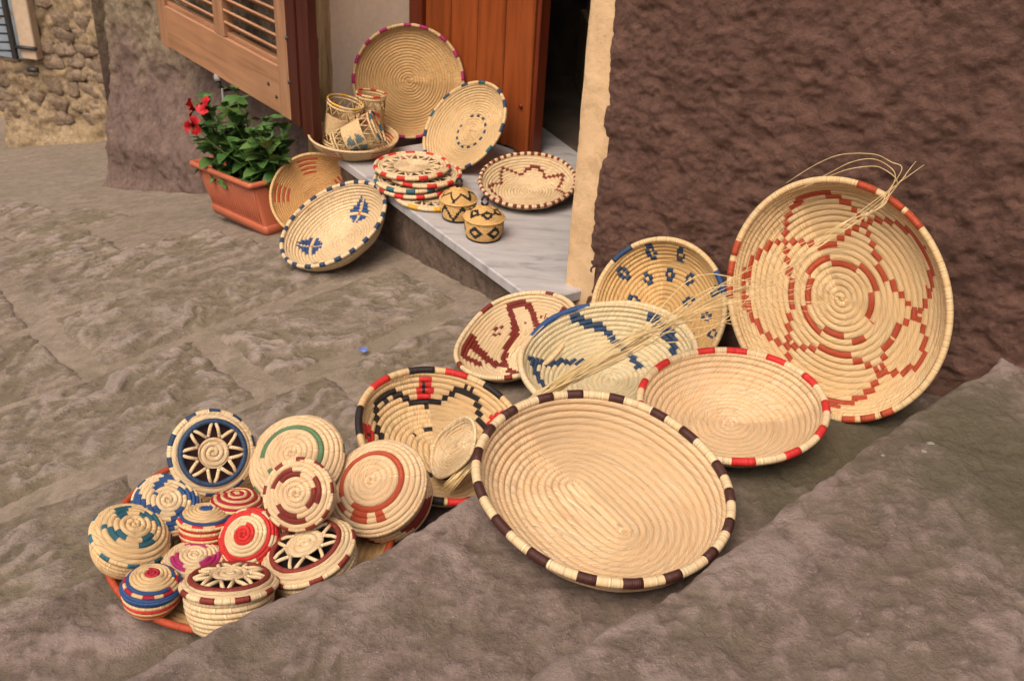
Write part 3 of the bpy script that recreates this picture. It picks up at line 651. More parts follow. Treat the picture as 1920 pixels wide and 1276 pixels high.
Q = {
 'A1':((-0.4020,3.3450,0.4830),(0.100,-0.970,0.200),(0.990,0.100,0.0),0.1861,0.0000,0.0279),
 'A2':((-0.1953,3.1047,0.4208),(-0.547,-0.530,0.648),(0.835,-0.295,0.464),0.1587,0.0000,0.0397),
 'A3':((-0.5577,3.1387,0.3552),(0.035,-0.033,0.999),(0.999,0.033,-0.034),0.1440,0.0000,0.0518),
 'A6':((0.0185,2.8295,0.3584),(-0.054,-0.214,0.975),(0.998,0.028,0.062),0.1450,0.0000,0.0435),
 'tv1':((-0.3331,2.8598,0.3734),(-0.002,0.010,1.000),(1.000,0.029,0.001),0.1163,0.0000,0.0023),
 'B1':((-0.6797,3.0533,0.1736),(0.016,-0.779,0.627),(0.998,0.049,0.036),0.1425,0.0000,0.0285),
 'B2':((-0.5570,2.7400,0.2180),(-0.366,-0.298,0.882),(0.310,0.855,0.417),0.1692,0.0096,0.0715),
 'C1':((0.0100,2.0050,0.2980),(-0.200,-0.090,0.970),(-0.360,-0.908,-0.215),0.1260,0.0447,0.0338),
 'C2':((0.3257,1.9990,0.3858),(-0.412,-0.720,0.558),(-0.051,0.629,0.775),0.1550,0.0093,0.0542),
 'C3':((0.2040,1.8203,0.3680),(-0.170,-0.120,0.978),(0.972,0.010,0.234),0.1870,0.0000,0.0762),
 'C4':((0.4212,1.5775,0.4213),(-0.092,-0.062,0.994),(0.995,0.027,0.094),0.1734,0.0000,0.0520),
 'C6':((.161,1.294,.441),(.030,-.125,.990),(-.63,.77,.10),.1995,.016,.068),
 'C7':((-0.1230,1.5700,0.3188),(0.169,-0.141,0.976),(-0.252,0.951,0.181),0.1630,0.0159,0.0626),
 'T1':((-0.5095,1.3824,0.3813),(0.474,-0.719,0.509),(0.879,0.425,-0.218),0.0718,0.0000,0.0503),
 'T2':((-0.3673,1.4021,0.3615),(-0.141,-0.495,0.857),(0.989,-0.025,0.148),0.0833,0.0000,0.0500),
 'T3':((-0.3338,1.2678,0.3951),(-0.172,-0.728,0.664),(0.983,-0.087,0.159),0.0572,0.0000,0.0401),
 'T4':((-0.2195,1.3660,0.3391),(-0.289,-0.449,0.845),(0.956,-0.089,0.280),0.0878,0.0000,0.0527),
 'T5':((-0.5680,1.3008,0.3279),(0.348,-0.378,0.858),(0.936,0.188,-0.298),0.0550,0.0000,0.0495),
 'T6':((-0.4589,1.3326,0.3159),(0.023,0.235,0.972),(1.000,0.011,-0.026),0.0431,0.0000,0.0388),
 'T7':((-0.4993,1.2865,0.3150),(0.021,0.268,0.963),(1.000,0.009,-0.024),0.0457,0.0000,0.0365),
 'T8':((-0.4136,1.2392,0.3206),(-0.192,-0.553,0.811),(0.980,-0.063,0.189),0.0493,0.0000,0.0444),
 'T9':((-0.6022,1.2236,0.3245),(0.380,-0.044,0.924),(0.925,0.054,-0.377),0.0611,0.0000,0.0550),
 'T10':((-0.4970,1.2095,0.2897),(0.083,0.084,0.993),(0.996,0.019,-0.085),0.0503,0.0000,0.0302),
 'T11':((-0.5398,1.1339,0.3051),(0.086,0.129,0.988),(0.996,0.012,-0.088),0.0451,0.0000,0.0451),
 'T12':((-0.4128,1.1239,0.3297),(-0.022,0.387,0.922),(1.000,0.016,0.017),0.0711,0.0000,0.0640),
 'T13':((-0.3083,1.2090,0.3257),(-0.291,-0.022,0.957),(0.956,0.025,0.291),0.0758,0.0000,0.0531),
 'C5':((.626,1.743,.566),(-.467,-.817,.338),(-.394,.534,.748),.204,.036,.068),
}
def bowl(key, name, label, cat, mat, cw, rb=.5, pat=None, mats=None, bands=(), M=112, rimr=.62, h=None, bulge=.6, rim_mat=None, group=None, sub=6, wob=.003, rimwob=0., ell=False, Lc=None):
    c, n, u, R, L, h0 = Q[key]; h = h or h0
    root = empty(name, label, cat, group, frameM(c, n, u, h))
    pr = bowl_prof(R-cw*.3, h, R*rb, bulge); mats = {0: mat, **{i+1: DYE[k] for i, k in enumerate(mats or [])}}
    sd_ = sum(map(ord, key))
    put('coiled_body', [coil(pr, L, cw, M, sub, 1, cw*.12, pat=pat, wob=wob, seed=sd_, ell=ell, Lc=Lc), coil(pr, L, cw, max(48, M//2), 5, -1, cw*.12, pat=pat, wob=-wob, seed=sd_, ell=ell, Lc=Lc)], mats, root)
    ring('rim', R-cw*.1, L, h+cw*.1, cw*rimr, rim_mat or mat, root, bands, M, wob=rimwob, seed=sd_, ell=ell)
    return root

# plates and bowls on the doorstep
bowl('A1', 'woven_plate', 'large round golden woven plate with magenta banded rim leaning behind the doorstep baskets', 'plate', STRAW_GOLD, .0095, .7, bands=every(17, .42, ['magenta'], 5, seed=1), rimr=.6, rim_mat=STRAW, bulge=.8)
def pA2(th, r, kr, row, n): return np.where((np.abs(r-.36) < .026) & (np.mod(th, PI/7) < PI/7*.55), 1, 0)
bowl('A2', 'woven_plate', 'tilted woven plate with navy banded rim and a dashed navy ring at its centre', 'plate', STRAW, .0090, .5, pA2, ['navy'], every(13, .36, ['navy', 'navy', 'teal'], 0, seed=2), bulge=.7)
def pPatch(th, r, kr, row, n): return np.where((np.abs(wrapd(5*(th-.55)))/5 < .27-.05*(1-r)) & (r > .55) & (r < .97) & (np.mod(row, 2) < .5), 1, 0)
bowl('A3', 'woven_bowl', 'shallow straw bowl with red stripes outside, holding three lattice cups', 'bowl', STRAW, .0050, .5, pPatch, ['brick'], rimr=.8, rim_mat=STRAW_PINK, bulge=.75)
def pA6(th, r, kr, row, n):
    zig = .74+.13*(np.abs(wrapd(7*th)/PI)*2-1)*np.where(np.sin(3.5*th) > -.3, 1, .6); return np.where(np.abs(r-zig) < .035, 1, 0)
bowl('A6', 'woven_bowl', 'straw bowl with red checked rim and thin red zigzag beside the cream wall edge', 'bowl', STRAW_PALE, .0095, .5, pA6, ['maroon'], every(40, .45, ['maroon'], 0, .05, 3), M=126)

# plates by the planter
bowl('B1', 'woven_plate', 'amber woven plate with five patches of red stripes leaning against the planter', 'plate', STRAW_DEEP, .0074, .6, pPatch, ['brick'], rimr=.7, rim_mat=STRAW_GOLD, bulge=.8)
def pB2(th, r, kr, row, n):
    out = np.zeros_like(th, int)
    for a in (R_(111), R_(357)):
        dx = wrapd(th-a)*r; dy = r-.65; dd = np.abs(dx)*1.0+np.abs(dy)
        out = np.where((dd < .27) & (np.abs(dx) > .022) & (np.abs(dy) > .030), 1, out); out = np.where((np.abs(dx) < .03) & (np.abs(dy) < .03), 2, out)
    return out
bowl('B2', 'oval_basket', 'deep pale straw basket with two blue diamond motifs standing on the street paving', 'basket', STRAW_PALE, .0102, .5, pB2, ['blue', 'orange'], every(22, .42, ['navy'], 0, .1, 4), M=128, bulge=.75, ell=True)

# bowls on the steps
def pC1(th, r, kr, row, n):
    band = near_poly(th, r, [(312, .62), (296, .90), (276, .94), (345, .34), (6, .32)], .062) | near_poly(th, r, [(6, .32), (225, .88), (206, .90), (196, .80), (145, .26)], .062) | near_poly(th, r, [(145, .26), (146, .93), (128, .93), (100, .40)], .062) | near_poly(th, r, [(100, .40), (70, .93), (50, .92), (20, .45)], .062)
    fl = np.zeros_like(th, bool)
    for a, q_, s_ in ((258, .60, .12), (166, .60, .11), (205, .35, .05), (318, .34, .07), (75, .6, .10), (300, .72, .06)):
        x = r*np.cos(th)-q_*math.cos(R_(a)); y = r*np.sin(th)-q_*math.sin(R_(a)); fl |= (np.abs(x)+np.abs(y) < s_) & ((np.floor(x/.035)+np.floor(y/.035)) % 2 < 1)
    return np.where((band & (r < .96)) | fl, 1, 0)
bowl('C1', 'oval_basket', 'long oval straw dish with bold maroon zigzag resting against the marble doorstep end', 'basket', STRAW_PALE, .0092, .5, pC1, ['maroon'], [(168, 178, 'maroon'), (243, 256, 'maroon'), (318, 326, 'maroon'), (20, 28, 'maroon'), (95, 104, 'maroon')], M=144, bulge=.8, rim_mat=STRAW_PALE)
FLW = [(8, .90), (44, .85), (64, .54), (24, .60), (338, .86), (348, .56), (318, .62), (285, .88), (290, .42), (262, .66), (88, .83), (106, .52), (128, .84), (146, .55), (168, .85), (188, .55), (208, .85), (228, .57), (245, .88)]
def pC2(th, r, kr, row, n):
    out = np.zeros_like(th, int)
    for a, ri in FLW:
        dx = wrapd(th-R_(a))*r; dy = r-ri; hy = np.abs(np.round(dy/.068)); ax_ = np.abs(dx)
        out = np.where(((hy == 0) & (ax_ > .026) & (ax_ < .072)) | ((hy == 1) & (ax_ < .046)), 1, out)
    return out
bowl('C2', 'woven_plate', 'round straw plate with small navy flowers leaning against the brown wall', 'plate', straw('straw_honey', (.56, .36, .15)), .0104, .5, pC2, ['navy'], [(22, 42, 'navy'), (278, 298, 'blue')], M=160, bulge=.7, rim_mat=STRAW, ell=True)
def pC3(th, r, kr, row, n):
    m_ = np.zeros_like(th, bool)
    for pts in ([(112, .97), (90, .83), (61, .56), (26, .42)], [(52, .96), (25, .90), (8, .79), (-14, .56)], [(128, .50), (147, .68), (168, .92), (188, .82), (205, .58)], [(240, .5), (232, .75), (240, .95)], [(300, .55), (285, .78), (290, .95), (330, .95), (335, .7)]): m_ |= near_poly(th, r, pts, .040)
    return np.where(m_ & (r < .985), 1, 0)
bowl('C3', 'woven_bowl', 'greenish straw bowl with stepped navy zigzag under the loose straw bundle', 'bowl', STRAW_GREEN, .0110, .45, pC3, ['navy'], [(98, 150, 'blue')], M=132, bulge=.7, rim_mat=STRAW_PALE, rimwob=.012)
bowl('C4', 'woven_bowl', 'plain straw bowl with short red bands on its rim, below the big star basket', 'bowl', STRAW_PINK, .0118, .48, None, None, every(13, .44, ['red'], 12, .15, 5), M=120, bulge=.72, rim_mat=STRAW_PALE)
def pC5(th, r, kr, row, n):
    ph = np.interp(np.mod(th-R_(25), 2*PI), np.radians([0, 84, 164, 216, 293, 360]), [0, 1, 2, 3, 4, 5])
    w_ = np.abs(np.sin(PI*ph))**.85*np.where((ph > 2) & (ph < 3), .72, 1.); a = np.abs(r-(.70+.22*w_)) < .025; b = np.abs(r-(.70-.23*w_)) < .027
    st = .335+.03*np.sign(np.sin(4*th+.6)); c_ = np.abs(r-st) < .026; return np.where(a | b | c_, 1, 0)
bowl('C5', 'woven_plate', 'biggest round basket with rust red five petal star leaning on the brown wall', 'basket', STRAW, .0110, .62, pC5, ['brick'], [(314, 324, 'brick'), (299, 309, 'brick'), (287, 297, 'brick'), (170, 178, 'brick'), (160, 167, 'brick'), (181, 188, 'brick'), (41, 49, 'brick'), (52, 60, 'brick'), (64, 71, 'brick')], M=180, bulge=.8, rim_mat=STRAW, ell=True)
bowl('C6', 'oval_basket', 'large plain oval straw basket with dark brown banded rim on the stone step', 'basket', STRAW_PINK, .0142, .52, None, None, every(18, .42, ['brown'], 4, .12, 6), M=150, bulge=.75, rim_mat=STRAW_PALE, rimr=.56, Lc=.062)
def pC7(th, r, kr, row, n):
    out = np.zeros_like(th, int); ds = [wrapd(th-R_(a)) for a in (3, 83, 186, 290)]; A = np.array([np.abs(d) for d in ds]); t = A.min(0)
    z1 = np.interp(t, np.radians([0, 12, 18, 28, 34, 40, 52]), [.72, .74, .80, .90, .92, .90, .82])
    out = np.where(np.abs(r-z1) < .036, 1, out)
    out = np.where((t*r < .115*(1.1-.5*np.abs(r-.87)/.09)) & (np.abs(r-.875) < .088), 2, out); out = np.where((t*r < .024) & (np.abs(r-.89) < .03), 1, out)
    out = np.where((np.abs(r-.31) < .030) & (np.mod(th, PI/4) < PI/4*.5), 1, out); return out
bowl('C7', 'oval_basket', 'straw basket with black stepped border and red squares beside the pile of lidded boxes', 'basket', STRAW, .0114, .5, pC7, ['black', 'red'], [(a, a+w_, k) for a, w_, k in [(-4, 20, 'black'), (33, 18, 'red'), (71, 22, 'black'), (112, 20, 'red'), (150, 20, 'black'), (172, 24, 'red'), (213, 20, 'black'), (250, 20, 'red'), (300, 17, 'black'), (331, 17, 'red')]], M=136, bulge=.72, rim_mat=STRAW)
# small dish standing on edge inside it
Q['D1'] = ((-.098, 1.500, .335), (-.80, -.35, .48), (.35, -.35, .80), .050, .022, .010)
bowl('D1', 'small_dish', 'small pale oval dish standing on edge inside the black bordered basket', 'dish', STRAW_PALE, .0055, .6, M=64, sub=4)

# orange rimmed tray that holds the lidded boxes
tr = empty('woven_tray', 'round straw tray with orange wrapped rim under the pile of lidded boxes', 'tray', None, Matrix.Translation((-.432, 1.328, .243)))
put('coiled_body', [coil(bowl_prof(.243, .022, .20, .7), 0, .012, 96, 5, 1, .001)], {0: STRAW_GOLD}, tr)
ring('rim', .244, 0, .024, .0062, DYE['brick'], tr, (), 120)

# ------------------------------------------------------------------ lidded boxes
def star(parent, r1, r2, z1, z2, npt, mat, rad=.0042):
    P = lambda a, r, z: (r*math.cos(a), r*math.sin(a), z)
    for i in range(npt):
        a = 2*PI*i/npt; h = PI/npt
        for s in (-1, 1):
            MB().tube([P(a+s*h*.92, r1*.97, z1), P(a+s*h*.40, r1*.45+r2*.55, z1*.45+z2*.55+.0015), P(a+s*h*.10, r2*1.01, z2)], rad, 7).obj('strut', mat, parent)
def lidded(key, label, mat, cw, hd, hb, rb, lid_pat=None, lid_mats=None, body_pat=None, body_mats=None, bands=(), rimk=None, star_=None, M=64, bulge=1.0, group='lidded straw boxes on the tray'):
    c, n, u, R, L, h = Q[key]; h = hb
    root = empty('lidded_box', label, 'box', group, frameM(c, n, u, h))
    bm = {0: mat, **{i+1: DYE[k] for i, k in enumerate(body_mats or [])}}; lm = {0: mat, **{i+1: DYE[k] for i, k in enumerate(lid_mats or [])}}
    put('box_body', [coil(body_prof(R*.94, h-.001, R*rb, bulge), 0, cw, M, 6, -1, 0, pat=body_pat)], bm, root)
    Rl = R
    if star_:
        r1, r2, npt, dk = star_
        zf = lambda r: h+hd*math.sqrt(max(0, 1-(r/Rl)**2))
        pr = dome_prof(Rl, h, hd); lo = pr[pr[:, 0] < r1*Rl]; hi = pr[pr[:, 0] > r2*Rl]
        lid = put('lid', [coil(hi, 0, cw, M, 6, 1, 0, pat=lid_pat, wob=.001)], lm, root)
        put('lid_centre', [coil(lo, 0, cw, M, 6, 1, 0)], {0: mat}, lid)
        star(lid, r1*Rl, r2*Rl, zf(r1*Rl), zf(r2*Rl), npt, mat, cw*.34)
        ring('dyed_ring', r2*Rl, 0, zf(r2*Rl), cw*.55, DYE[dk], lid, (), M)
        mb = MB(); mb.lathe([(.0001, h-.006), (Rl*r2, h-.006)], 32); mb.obj('lid_lining', DYE['black'] if dk != 'navy' else DYE['brown'], lid)
    else:
        lid = put('lid', [coil(dome_prof(Rl, h, hd), 0, cw, M, 6, 1, 0, pat=lid_pat, wob=.0015, seed=len(label))], lm, root)
    ring('rim', Rl-.001, 0, h, cw*.55, DYE[rimk] if rimk else mat, lid, bands, M)
    return root
swirl = lambda turns, lo, hi, wdt, nseg: (lambda th, r, kr, row, n: np.where((r > lo) & (r < hi) & (np.mod(nseg*th/(2*PI)+turns*r, 1) < wdt), 1, 0))
ringp = lambda a, b, k=1: (lambda th, r, kr, row, n: np.where((r > a) & (r < b), k, 0))
def stripes(*ks):
    def f(th, r, kr, row, n):
        i = np.mod(np.floor(kr), len(ks)).astype(int); return np.array(ks)[i]
    return f
lidded('T1', 'straw box with eight pointed openwork star lid ringed in navy, tipped to face the street', STRAW_PALE, .0092, .014, .045, .85, None, None, None, None, every(10, .42, ['navy'], 8, seed=11), None, (.40, .76, 8, 'navy'), M=72)
def pT2(th, r, kr, row, n): return np.where((np.abs(r-.62) < .05) & (np.mod(th+.6, 2*PI) < 4.6), 1, 0)
lidded('T2', 'straw box with a broken green ring on its domed lid', STRAW_PINK, .0092, .030, .045, .85, pT2, ['green'], None, None, [(85, 100, 'green'), (5, 18, 'green'), (215, 228, 'green'), (300, 312, 'green')], M=72)
lidded('T3', 'small straw box with maroon swirl lid lying over the green ringed box', STRAW_PINK, .0085, .012, .038, .9, swirl(-1.2, .48, .80, .52, 3), ['maroon'], None, None, every(9, .42, ['maroon'], 3, seed=13), M=60)
def pT4(th, r, kr, row, n): return np.where((np.abs(r-.62) < .05) | ((np.abs(r-.74) < .06) & (np.mod(th-3.6, 2*PI) < 1.5) & (np.mod(th*9, 2*PI) < 4)), 1, 0)
def pT4b(th, r, kr, row, n): return np.where((kr > 2) & (kr < 5) & (np.mod(th*4+row*.4, 2*PI) < 3.4), 1, 0)
lidded('T4', 'biggest lidded straw box with a dark red ring on its domed lid', STRAW_PINK, .0100, .030, .062, .90, pT4, ['brick'], pT4b, ['maroon'], M=80)
lidded('T5', 'straw box with blue swirl lid tucked against the orange tray rim', STRAW_PALE, .0080, .022, .045, .85, swirl(1.3, .42, .96, .42, 4), ['blue'], None, None, every(8, .4, ['navy'], 0, seed=15), M=60)
lidded('T6', 'crimson striped straw box half hidden behind the smaller boxes', STRAW, .0064, .016, .036, .8, stripes(1, 0), ['crimson'], stripes(1, 0), ['crimson'], M=52)
lidded('T7', 'low red striped straw box with a blue cap and blue base line', STRAW, .0062, .020, .036, .85, (lambda th, r, kr, row, n: np.where(r < .22, 1, np.where((kr > 1) & (kr < 2.2), 1, np.where((kr < 1) & (np.mod(th*7, 2*PI) < 3.2), 2, 0)))), ['blue', 'red'], (lambda th, r, kr, row, n: np.where((r > .8) & (kr > n*.30) & (kr < n*.62), np.where(np.mod(np.floor(kr), 2) < 1, 2, 0), np.where(kr > n*.62, 1, np.where(np.mod(np.floor(kr), 2) < 1, 2, 0)))), ['blue', 'red'], M=60)
lidded('T8', 'red and cream round box with a red bullseye lid tilted towards the street', STRAW_PALE, .0066, .024, .050, .7, (lambda th, r, kr, row, n: np.where(r < .36, 1, np.where((r > .74) & (r < .90), 1, np.where((r > .9) & (np.mod(th*6, 2*PI) < 3.6), 1, 0)))), ['red'], stripes(0, 1), ['red'], M=60, rimk='red', bulge=1.06)
lidded('T9', 'straw box with teal swirl lid overhanging the stone edge of the step', STRAW, .0090, .030, .052, .75, swirl(1.1, .40, .74, .45, 4), ['teal'], (lambda th, r, kr, row, n: np.where((kr > n*.55) & (kr < n*.62) & (np.mod(th*5, 2*PI) < 2), 1, 0)), ['teal'], every(9, .4, ['teal'], 5, seed=19), M=64)
lidded('T10', 'small straw box with magenta swirl lid in the middle of the pile', STRAW_PALE, .0066, .016, .028, .85, swirl(-.9, .46, .78, .55, 3), ['magenta'], None, None, every(7, .5, ['magenta'], 0, seed=20), M=56)
lidded('T11', 'round straw box with blue, red and orange stripes and a red topped lid', STRAW, .0062, .026, .046, .55, (lambda th, r, kr, row, n: np.where(r < .26, 2, np.where((r > .74) & (r < .84), 1, np.where((r > .84) & (r < .94) & (np.mod(th*8, 2*PI) < 3.1), 2, np.where(r > .94, 1, 0))))), ['blue', 'crimson'], (lambda th, r, kr, row, n: np.where(kr < 1, 1, np.where(np.mod(np.floor(kr), 4) == 1, 0, np.where(np.mod(np.floor(kr), 4) == 2, 2, np.where(np.mod(np.floor(kr), 4) == 3, 0, 3))))), ['blue', 'red', 'orange'], rimk='blue', M=60, bulge=1.08)
lidded('T12', 'tall plain straw box with openwork star lid ringed in maroon, nearest the tray front', STRAW_PALE, .0096, .018, .068, .72, None, None, None, None, every(9, .4, ['maroon'], 10, seed=22), None, (.42, .80, 9, 'maroon'), M=72, bulge=.98)
lidded('T13', 'wide straw box with seven pointed star lid, wedged against the stone step', STRAW_PALE, .0092, .020, .046, .85, None, None, None, None, every(9, .42, ['maroon'], 0, seed=23), None, (.42, .74, 7, 'maroon'), M=72)

# ------------------------------------------------------------------ openwork trivets on the marble
def trivet(label, x, y, z, R, key, rot, tilt=(0, 0), nb=11, seed=0):
    root = empty('woven_trivet', label, 'trivet', 'openwork trivets stacked on the doorstep', Matrix.Translation((x, y, z)) @ Matrix.Rotation(tilt[0], 4, 'X') @ Matrix.Rotation(tilt[1], 4, 'Y') @ Matrix.Rotation(rot, 4, 'Z'))
    put('coiled_centre', [coil(np.array([(0, .006), (R*.50, .006)]), 0, .0068, 60, 5, 1, 0), coil(np.array([(0, .003), (R*.50, .003)]), 0, .0068, 40, 4, -1, 0)], {0: STRAW_PALE}, root)
    star(root, R*.50, R*.80, .005, .005, 12, STRAW_PALE, .0036)
    for r in (.80, .87): ring('ring_coil', R*r, 0, .0055, .0042, STRAW_PALE, root, (), 72, 7)
    ring('rim', R*.96, 0, .0062, .0064, STRAW_PALE, root, every(nb, .42, [key], rot*57, .1, seed), 84)
trivet('yellow banded straw trivet at the bottom of the doorstep stack', -.262, 2.785, .303, .116, 'yellow', .3, nb=9, seed=1)
trivet('red banded straw trivet second from the bottom of the stack', -.322, 2.835, .318, .117, 'red', 1.0, (.01, -.02), seed=2)
trivet('teal banded straw trivet in the middle of the doorstep stack', -.330, 2.840, .333, .116, 'teal', .6, (.015, -.02), seed=3)
trivet('red banded straw trivet just under the topmost one', -.298, 2.850, .348, .116, 'red', .15, (.01, .015), seed=4)
trivet('red banded straw trivet on top of the doorstep stack', -.333, 2.858, .364, .115, 'red', .5, (.0, -.02), seed=5)

# ------------------------------------------------------------------ fine woven jars with loop knobs
def jar(label, x, y, R, hb, hd, pb, pl, rot):
    root = empty('woven_jar', label, 'jar', 'small lidded jars on the doorstep', Matrix.Translation((x, y, .3005)) @ Matrix.Rotation(rot, 4, 'Z'))
    put('jar_body', [coil(body_prof(R*.97, hb, R*.80, 1.02), 0, .0042, 72, 4, -1, 0, pat=pb)], {0: FINE, 1: DYE['black']}, root)
    MB().tube(ovalpt(np.linspace(0, 2*PI, 48, endpoint=False), R*.83, 0, .003), .0035, 7, True).obj('base_ring', DYE['black'], root)
    pr = np.vstack([[(0, hb+hd)], bez((R*.12, hb+hd*.98), (R*.75, hb+hd*.75), (R*1.02, hb+.002))])
    lid = put('lid', [coil(pr, 0, .0042, 72, 4, 1, 0, pat=pl)], {0: FINE, 1: DYE['black']}, root)
    MB().tube(ovalpt(np.linspace(0, 2*PI, 48, endpoint=False), R*1.02, 0, hb+.001), .0028, 7, True).obj('lid_rim', FINE, lid)
    a = np.linspace(0, 2*PI, 20, endpoint=False); z0 = hb+hd+.013
    MB().tube(np.c_[.0085*np.sin(a), .003*np.cos(a*2), z0+.013*np.cos(a)], .0036, 7, True).obj('knob_loop', DYE['black'], lid)
    return root
tri = lambda x: np.abs(np.mod(x, 1)*2-1)
jar('straw jar with black zigzags and a loop knob touching the trivet stack', -.176, 2.650, .052, .056, .036,
    lambda th, r, kr, row, n: np.where((r > .8) & (np.abs((kr/n)/.55-.12-.75*tri(th*6/(2*PI))) < .12) & (kr > 1), 1, 0),
    lambda th, r, kr, row, n: np.where(np.abs(r-.52-.36*tri(th*6/(2*PI))) < .075, 1, 0), .3)
jar('straw jar with black diamonds and an upright loop knob alone on the marble', -.096, 2.528, .055, .058, .034,
    lambda th, r, kr, row, n: (lambda d: np.where((r > .8) & (d < .30) & (d > .13), 1, 0))(np.abs(wrapd(6*th)/6)*.75+np.abs(kr/n*1.55-.42)),
    lambda th, r, kr, row, n: (lambda d: np.where((d < .24) & (d > .09), 1, 0))(np.abs(wrapd(6*(th+.35))/6)*.7*r+np.abs(r-.66)), .1)

# ------------------------------------------------------------------ lattice cups
def cup(label, base, axis, up, r0, r1, H, dye, flower):
    root = empty('lattice_cup', label, 'cup', 'lattice cups in the shallow bowl', frameM(base, axis, up))
    rr = lambda z: r0+(r1-r0)*z/H
    def pf(th, r, kr, row, n):
        if not flower: return np.zeros_like(th, int)
        y = (kr/n-.5)*2; x = wrapd(th-flower)/.80; a = np.arctan2(y, x); d = np.hypot(x, y); return np.where((d < .92) & (d > .08) & (np.abs(np.sin(2*a)) > .42), 1, 0)
    mid = np.array([(rr(H*.27), H*.27), (rr(H*.72), H*.72)])
    b = put('coiled_body', [coil(mid, 0, .0046, 64, 4, -1, 0, pat=pf), coil(mid, 0, .0046, 40, 4, 1, .0)], {0: STRAW, 1: DYE[dye]}, root)
    for z, k in ((.004, None), (H*.09, None), (H*.93, None)): ring('ring_coil', rr(z), 0, z, .0034, STRAW, root, (), 48, 7)
    ring('rim', rr(H), 0, H, .0036, STRAW, root, every(5, .4, [dye], 20, seed=3), 48, 7)
    put('cup_base', [coil(np.array([(0, .004), (rr(0), .004)]), 0, .006, 40, 4, 1, 0)], {0: STRAW}, root)
    for z0, z1 in ((H*.10, H*.265), (H*.725, H*.925)):
        n_ = 12
        for i in range(n_):
            a0, a1, a2 = 2*PI*i/n_, 2*PI*(i+.5)/n_, 2*PI*(i+1)/n_
            MB().tube([(rr(z0)*math.cos(a0), rr(z0)*math.sin(a0), z0), (rr(z1)*math.cos(a1), rr(z1)*math.sin(a1), z1), (rr(z0)*math.cos(a2), rr(z0)*math.sin(a2), z0)], .0023, 5).obj('strut', STRAW, root)
cup('yellow rimmed straw cup leaning to the right in the shallow bowl', (-.618, 3.150, .318), (.24, -.02, .97), (1, 0, 0), .046, .058, .150, 'yellow', None)
cup('straw cup with a teal flower lying on its side in the shallow bowl', (-.600, 3.040, .352), (.90, .10, .42), (0, -1, .3), .040, .056, .150, 'teal', .55)
cup('straw cup with a red flower standing behind the other two cups', (-.525, 3.215, .325), (.10, .04, 1), (0, -1, 0), .050, .047, .150, 'red', .25)

# ------------------------------------------------------------------ bundle of loose straw
bd_ = empty('straw_bundle', 'loose bundle of dry straw stalks fanning up across the baskets to the wall', 'straw', M=Matrix.Translation((.05, 1.52, .43)))
rg = random.Random(44); org = Vector((.05, 1.52, .43))
for i in range(32):
    j = lambda s: Vector((rg.gauss(0, s), rg.gauss(0, s*.6), rg.gauss(0, s)))
    p0 = Vector((-.103, 1.44, .287))+j(.005); pa = Vector((-.019, 1.485, .372))+j(.006); p1 = Vector((.055, 1.522, .441))+j(.007); pb = Vector((.215, 1.625, .505))+j(.011); p2 = Vector((.375, 1.70, .566))+j(.020)
    k = i/32; base = [p0, pa, p1, pb, p2]
    if k < .36: pts = base[:4]+[pb+(p2-pb)*rg.uniform(.5, 1.1)+j(.02)]
    elif k < .80:
        end = p2+Vector((rg.uniform(.10, .27), -.01, rg.uniform(-.035, .16))); pts = base+[(p2+end)/2+Vector((0, -.012, rg.uniform(.002, .02))), end]
    elif k < .90:
        end = Vector((.775, 1.80, .842))+j(.008)-Vector((.09, 0, .07))*rg.random()*.6; pts = base+[Vector((.485, 1.70, .632))+j(.006), Vector((.655, 1.745, .765))+j(.006), end]
    else:
        sx, sz, dz = rg.uniform(.45, 1.15), rg.uniform(.35, 1.1), rg.uniform(-.02, .01)
        arc = [(0, 0), (.025, .035), (.030, .070), (.010, .092), (-.030, .098), (-.080, .085), (-.135, .058), (-.19, .022)]
        pts = base+[Vector((.485, 1.70, .632))+j(.008), Vector((.60, 1.735, .725))+j(.008)]+[Vector((.665+x*sx, 1.748+.05*m_/8, .775+dz+z_*sz))+j(.004) for m_, (x, z_) in enumerate(arc)]
    P = np.array(pts); t = np.linspace(0, 1, len(P)); tt_ = np.linspace(0, 1, 70)
    from_ = np.zeros((70, 3))
    # Catmull-Rom
    PP = np.vstack([2*P[0]-P[1], P, 2*P[-1]-P[-2]])
    for m_, x in enumerate(tt_):
        f = x*(len(P)-1); a_ = min(int(f), len(P)-2); f -= a_; A, B, C_, D_ = PP[a_:a_+4]
        from_[m_] = .5*((2*B)+(-A+C_)*f+(2*A-5*B+4*C_-D_)*f*f+(-A+3*B-3*C_+D_)*f**3)
    MB().tube(from_-np.array(org), np.linspace(.0013, .0005, 70), 5).obj('stalk', M_STALK, bd_)

# ------------------------------------------------------------------ planter with petunia
Bp = Vector((-.842, 3.047, .020)); axv = (Vector((-1.105, 3.335, -.032))-Bp); LEN = axv.length; axv.normalize()
ayv = Vector((.744, .668, 0)); ayv = (ayv-axv*ayv.dot(axv)).normalized(); azv = axv.cross(ayv); azv = azv if azv.z > 0 else -azv
PM = Matrix(((axv.x, ayv.x, azv.x, Bp.x), (axv.y, ayv.y, azv.y, Bp.y), (axv.z, ayv.z, azv.z, Bp.z), (0, 0, 0, 1)))
pl = empty('planter', 'terracotta coloured plastic trough planter standing against the house wall', 'planter', M=PM)
def rrect(x0, x1, y0, y1, r, z, n=5):
    out = []
    for cx, cy, a0 in ((x1-r, y0+r, -PI/2), (x1-r, y1-r, 0), (x0+r, y1-r, PI/2), (x0+r, y0+r, PI)):
        for k in range(n): a = a0+PI/2*k/(n-1); out.append((cx+r*math.cos(a), cy+r*math.sin(a), z))
    return out
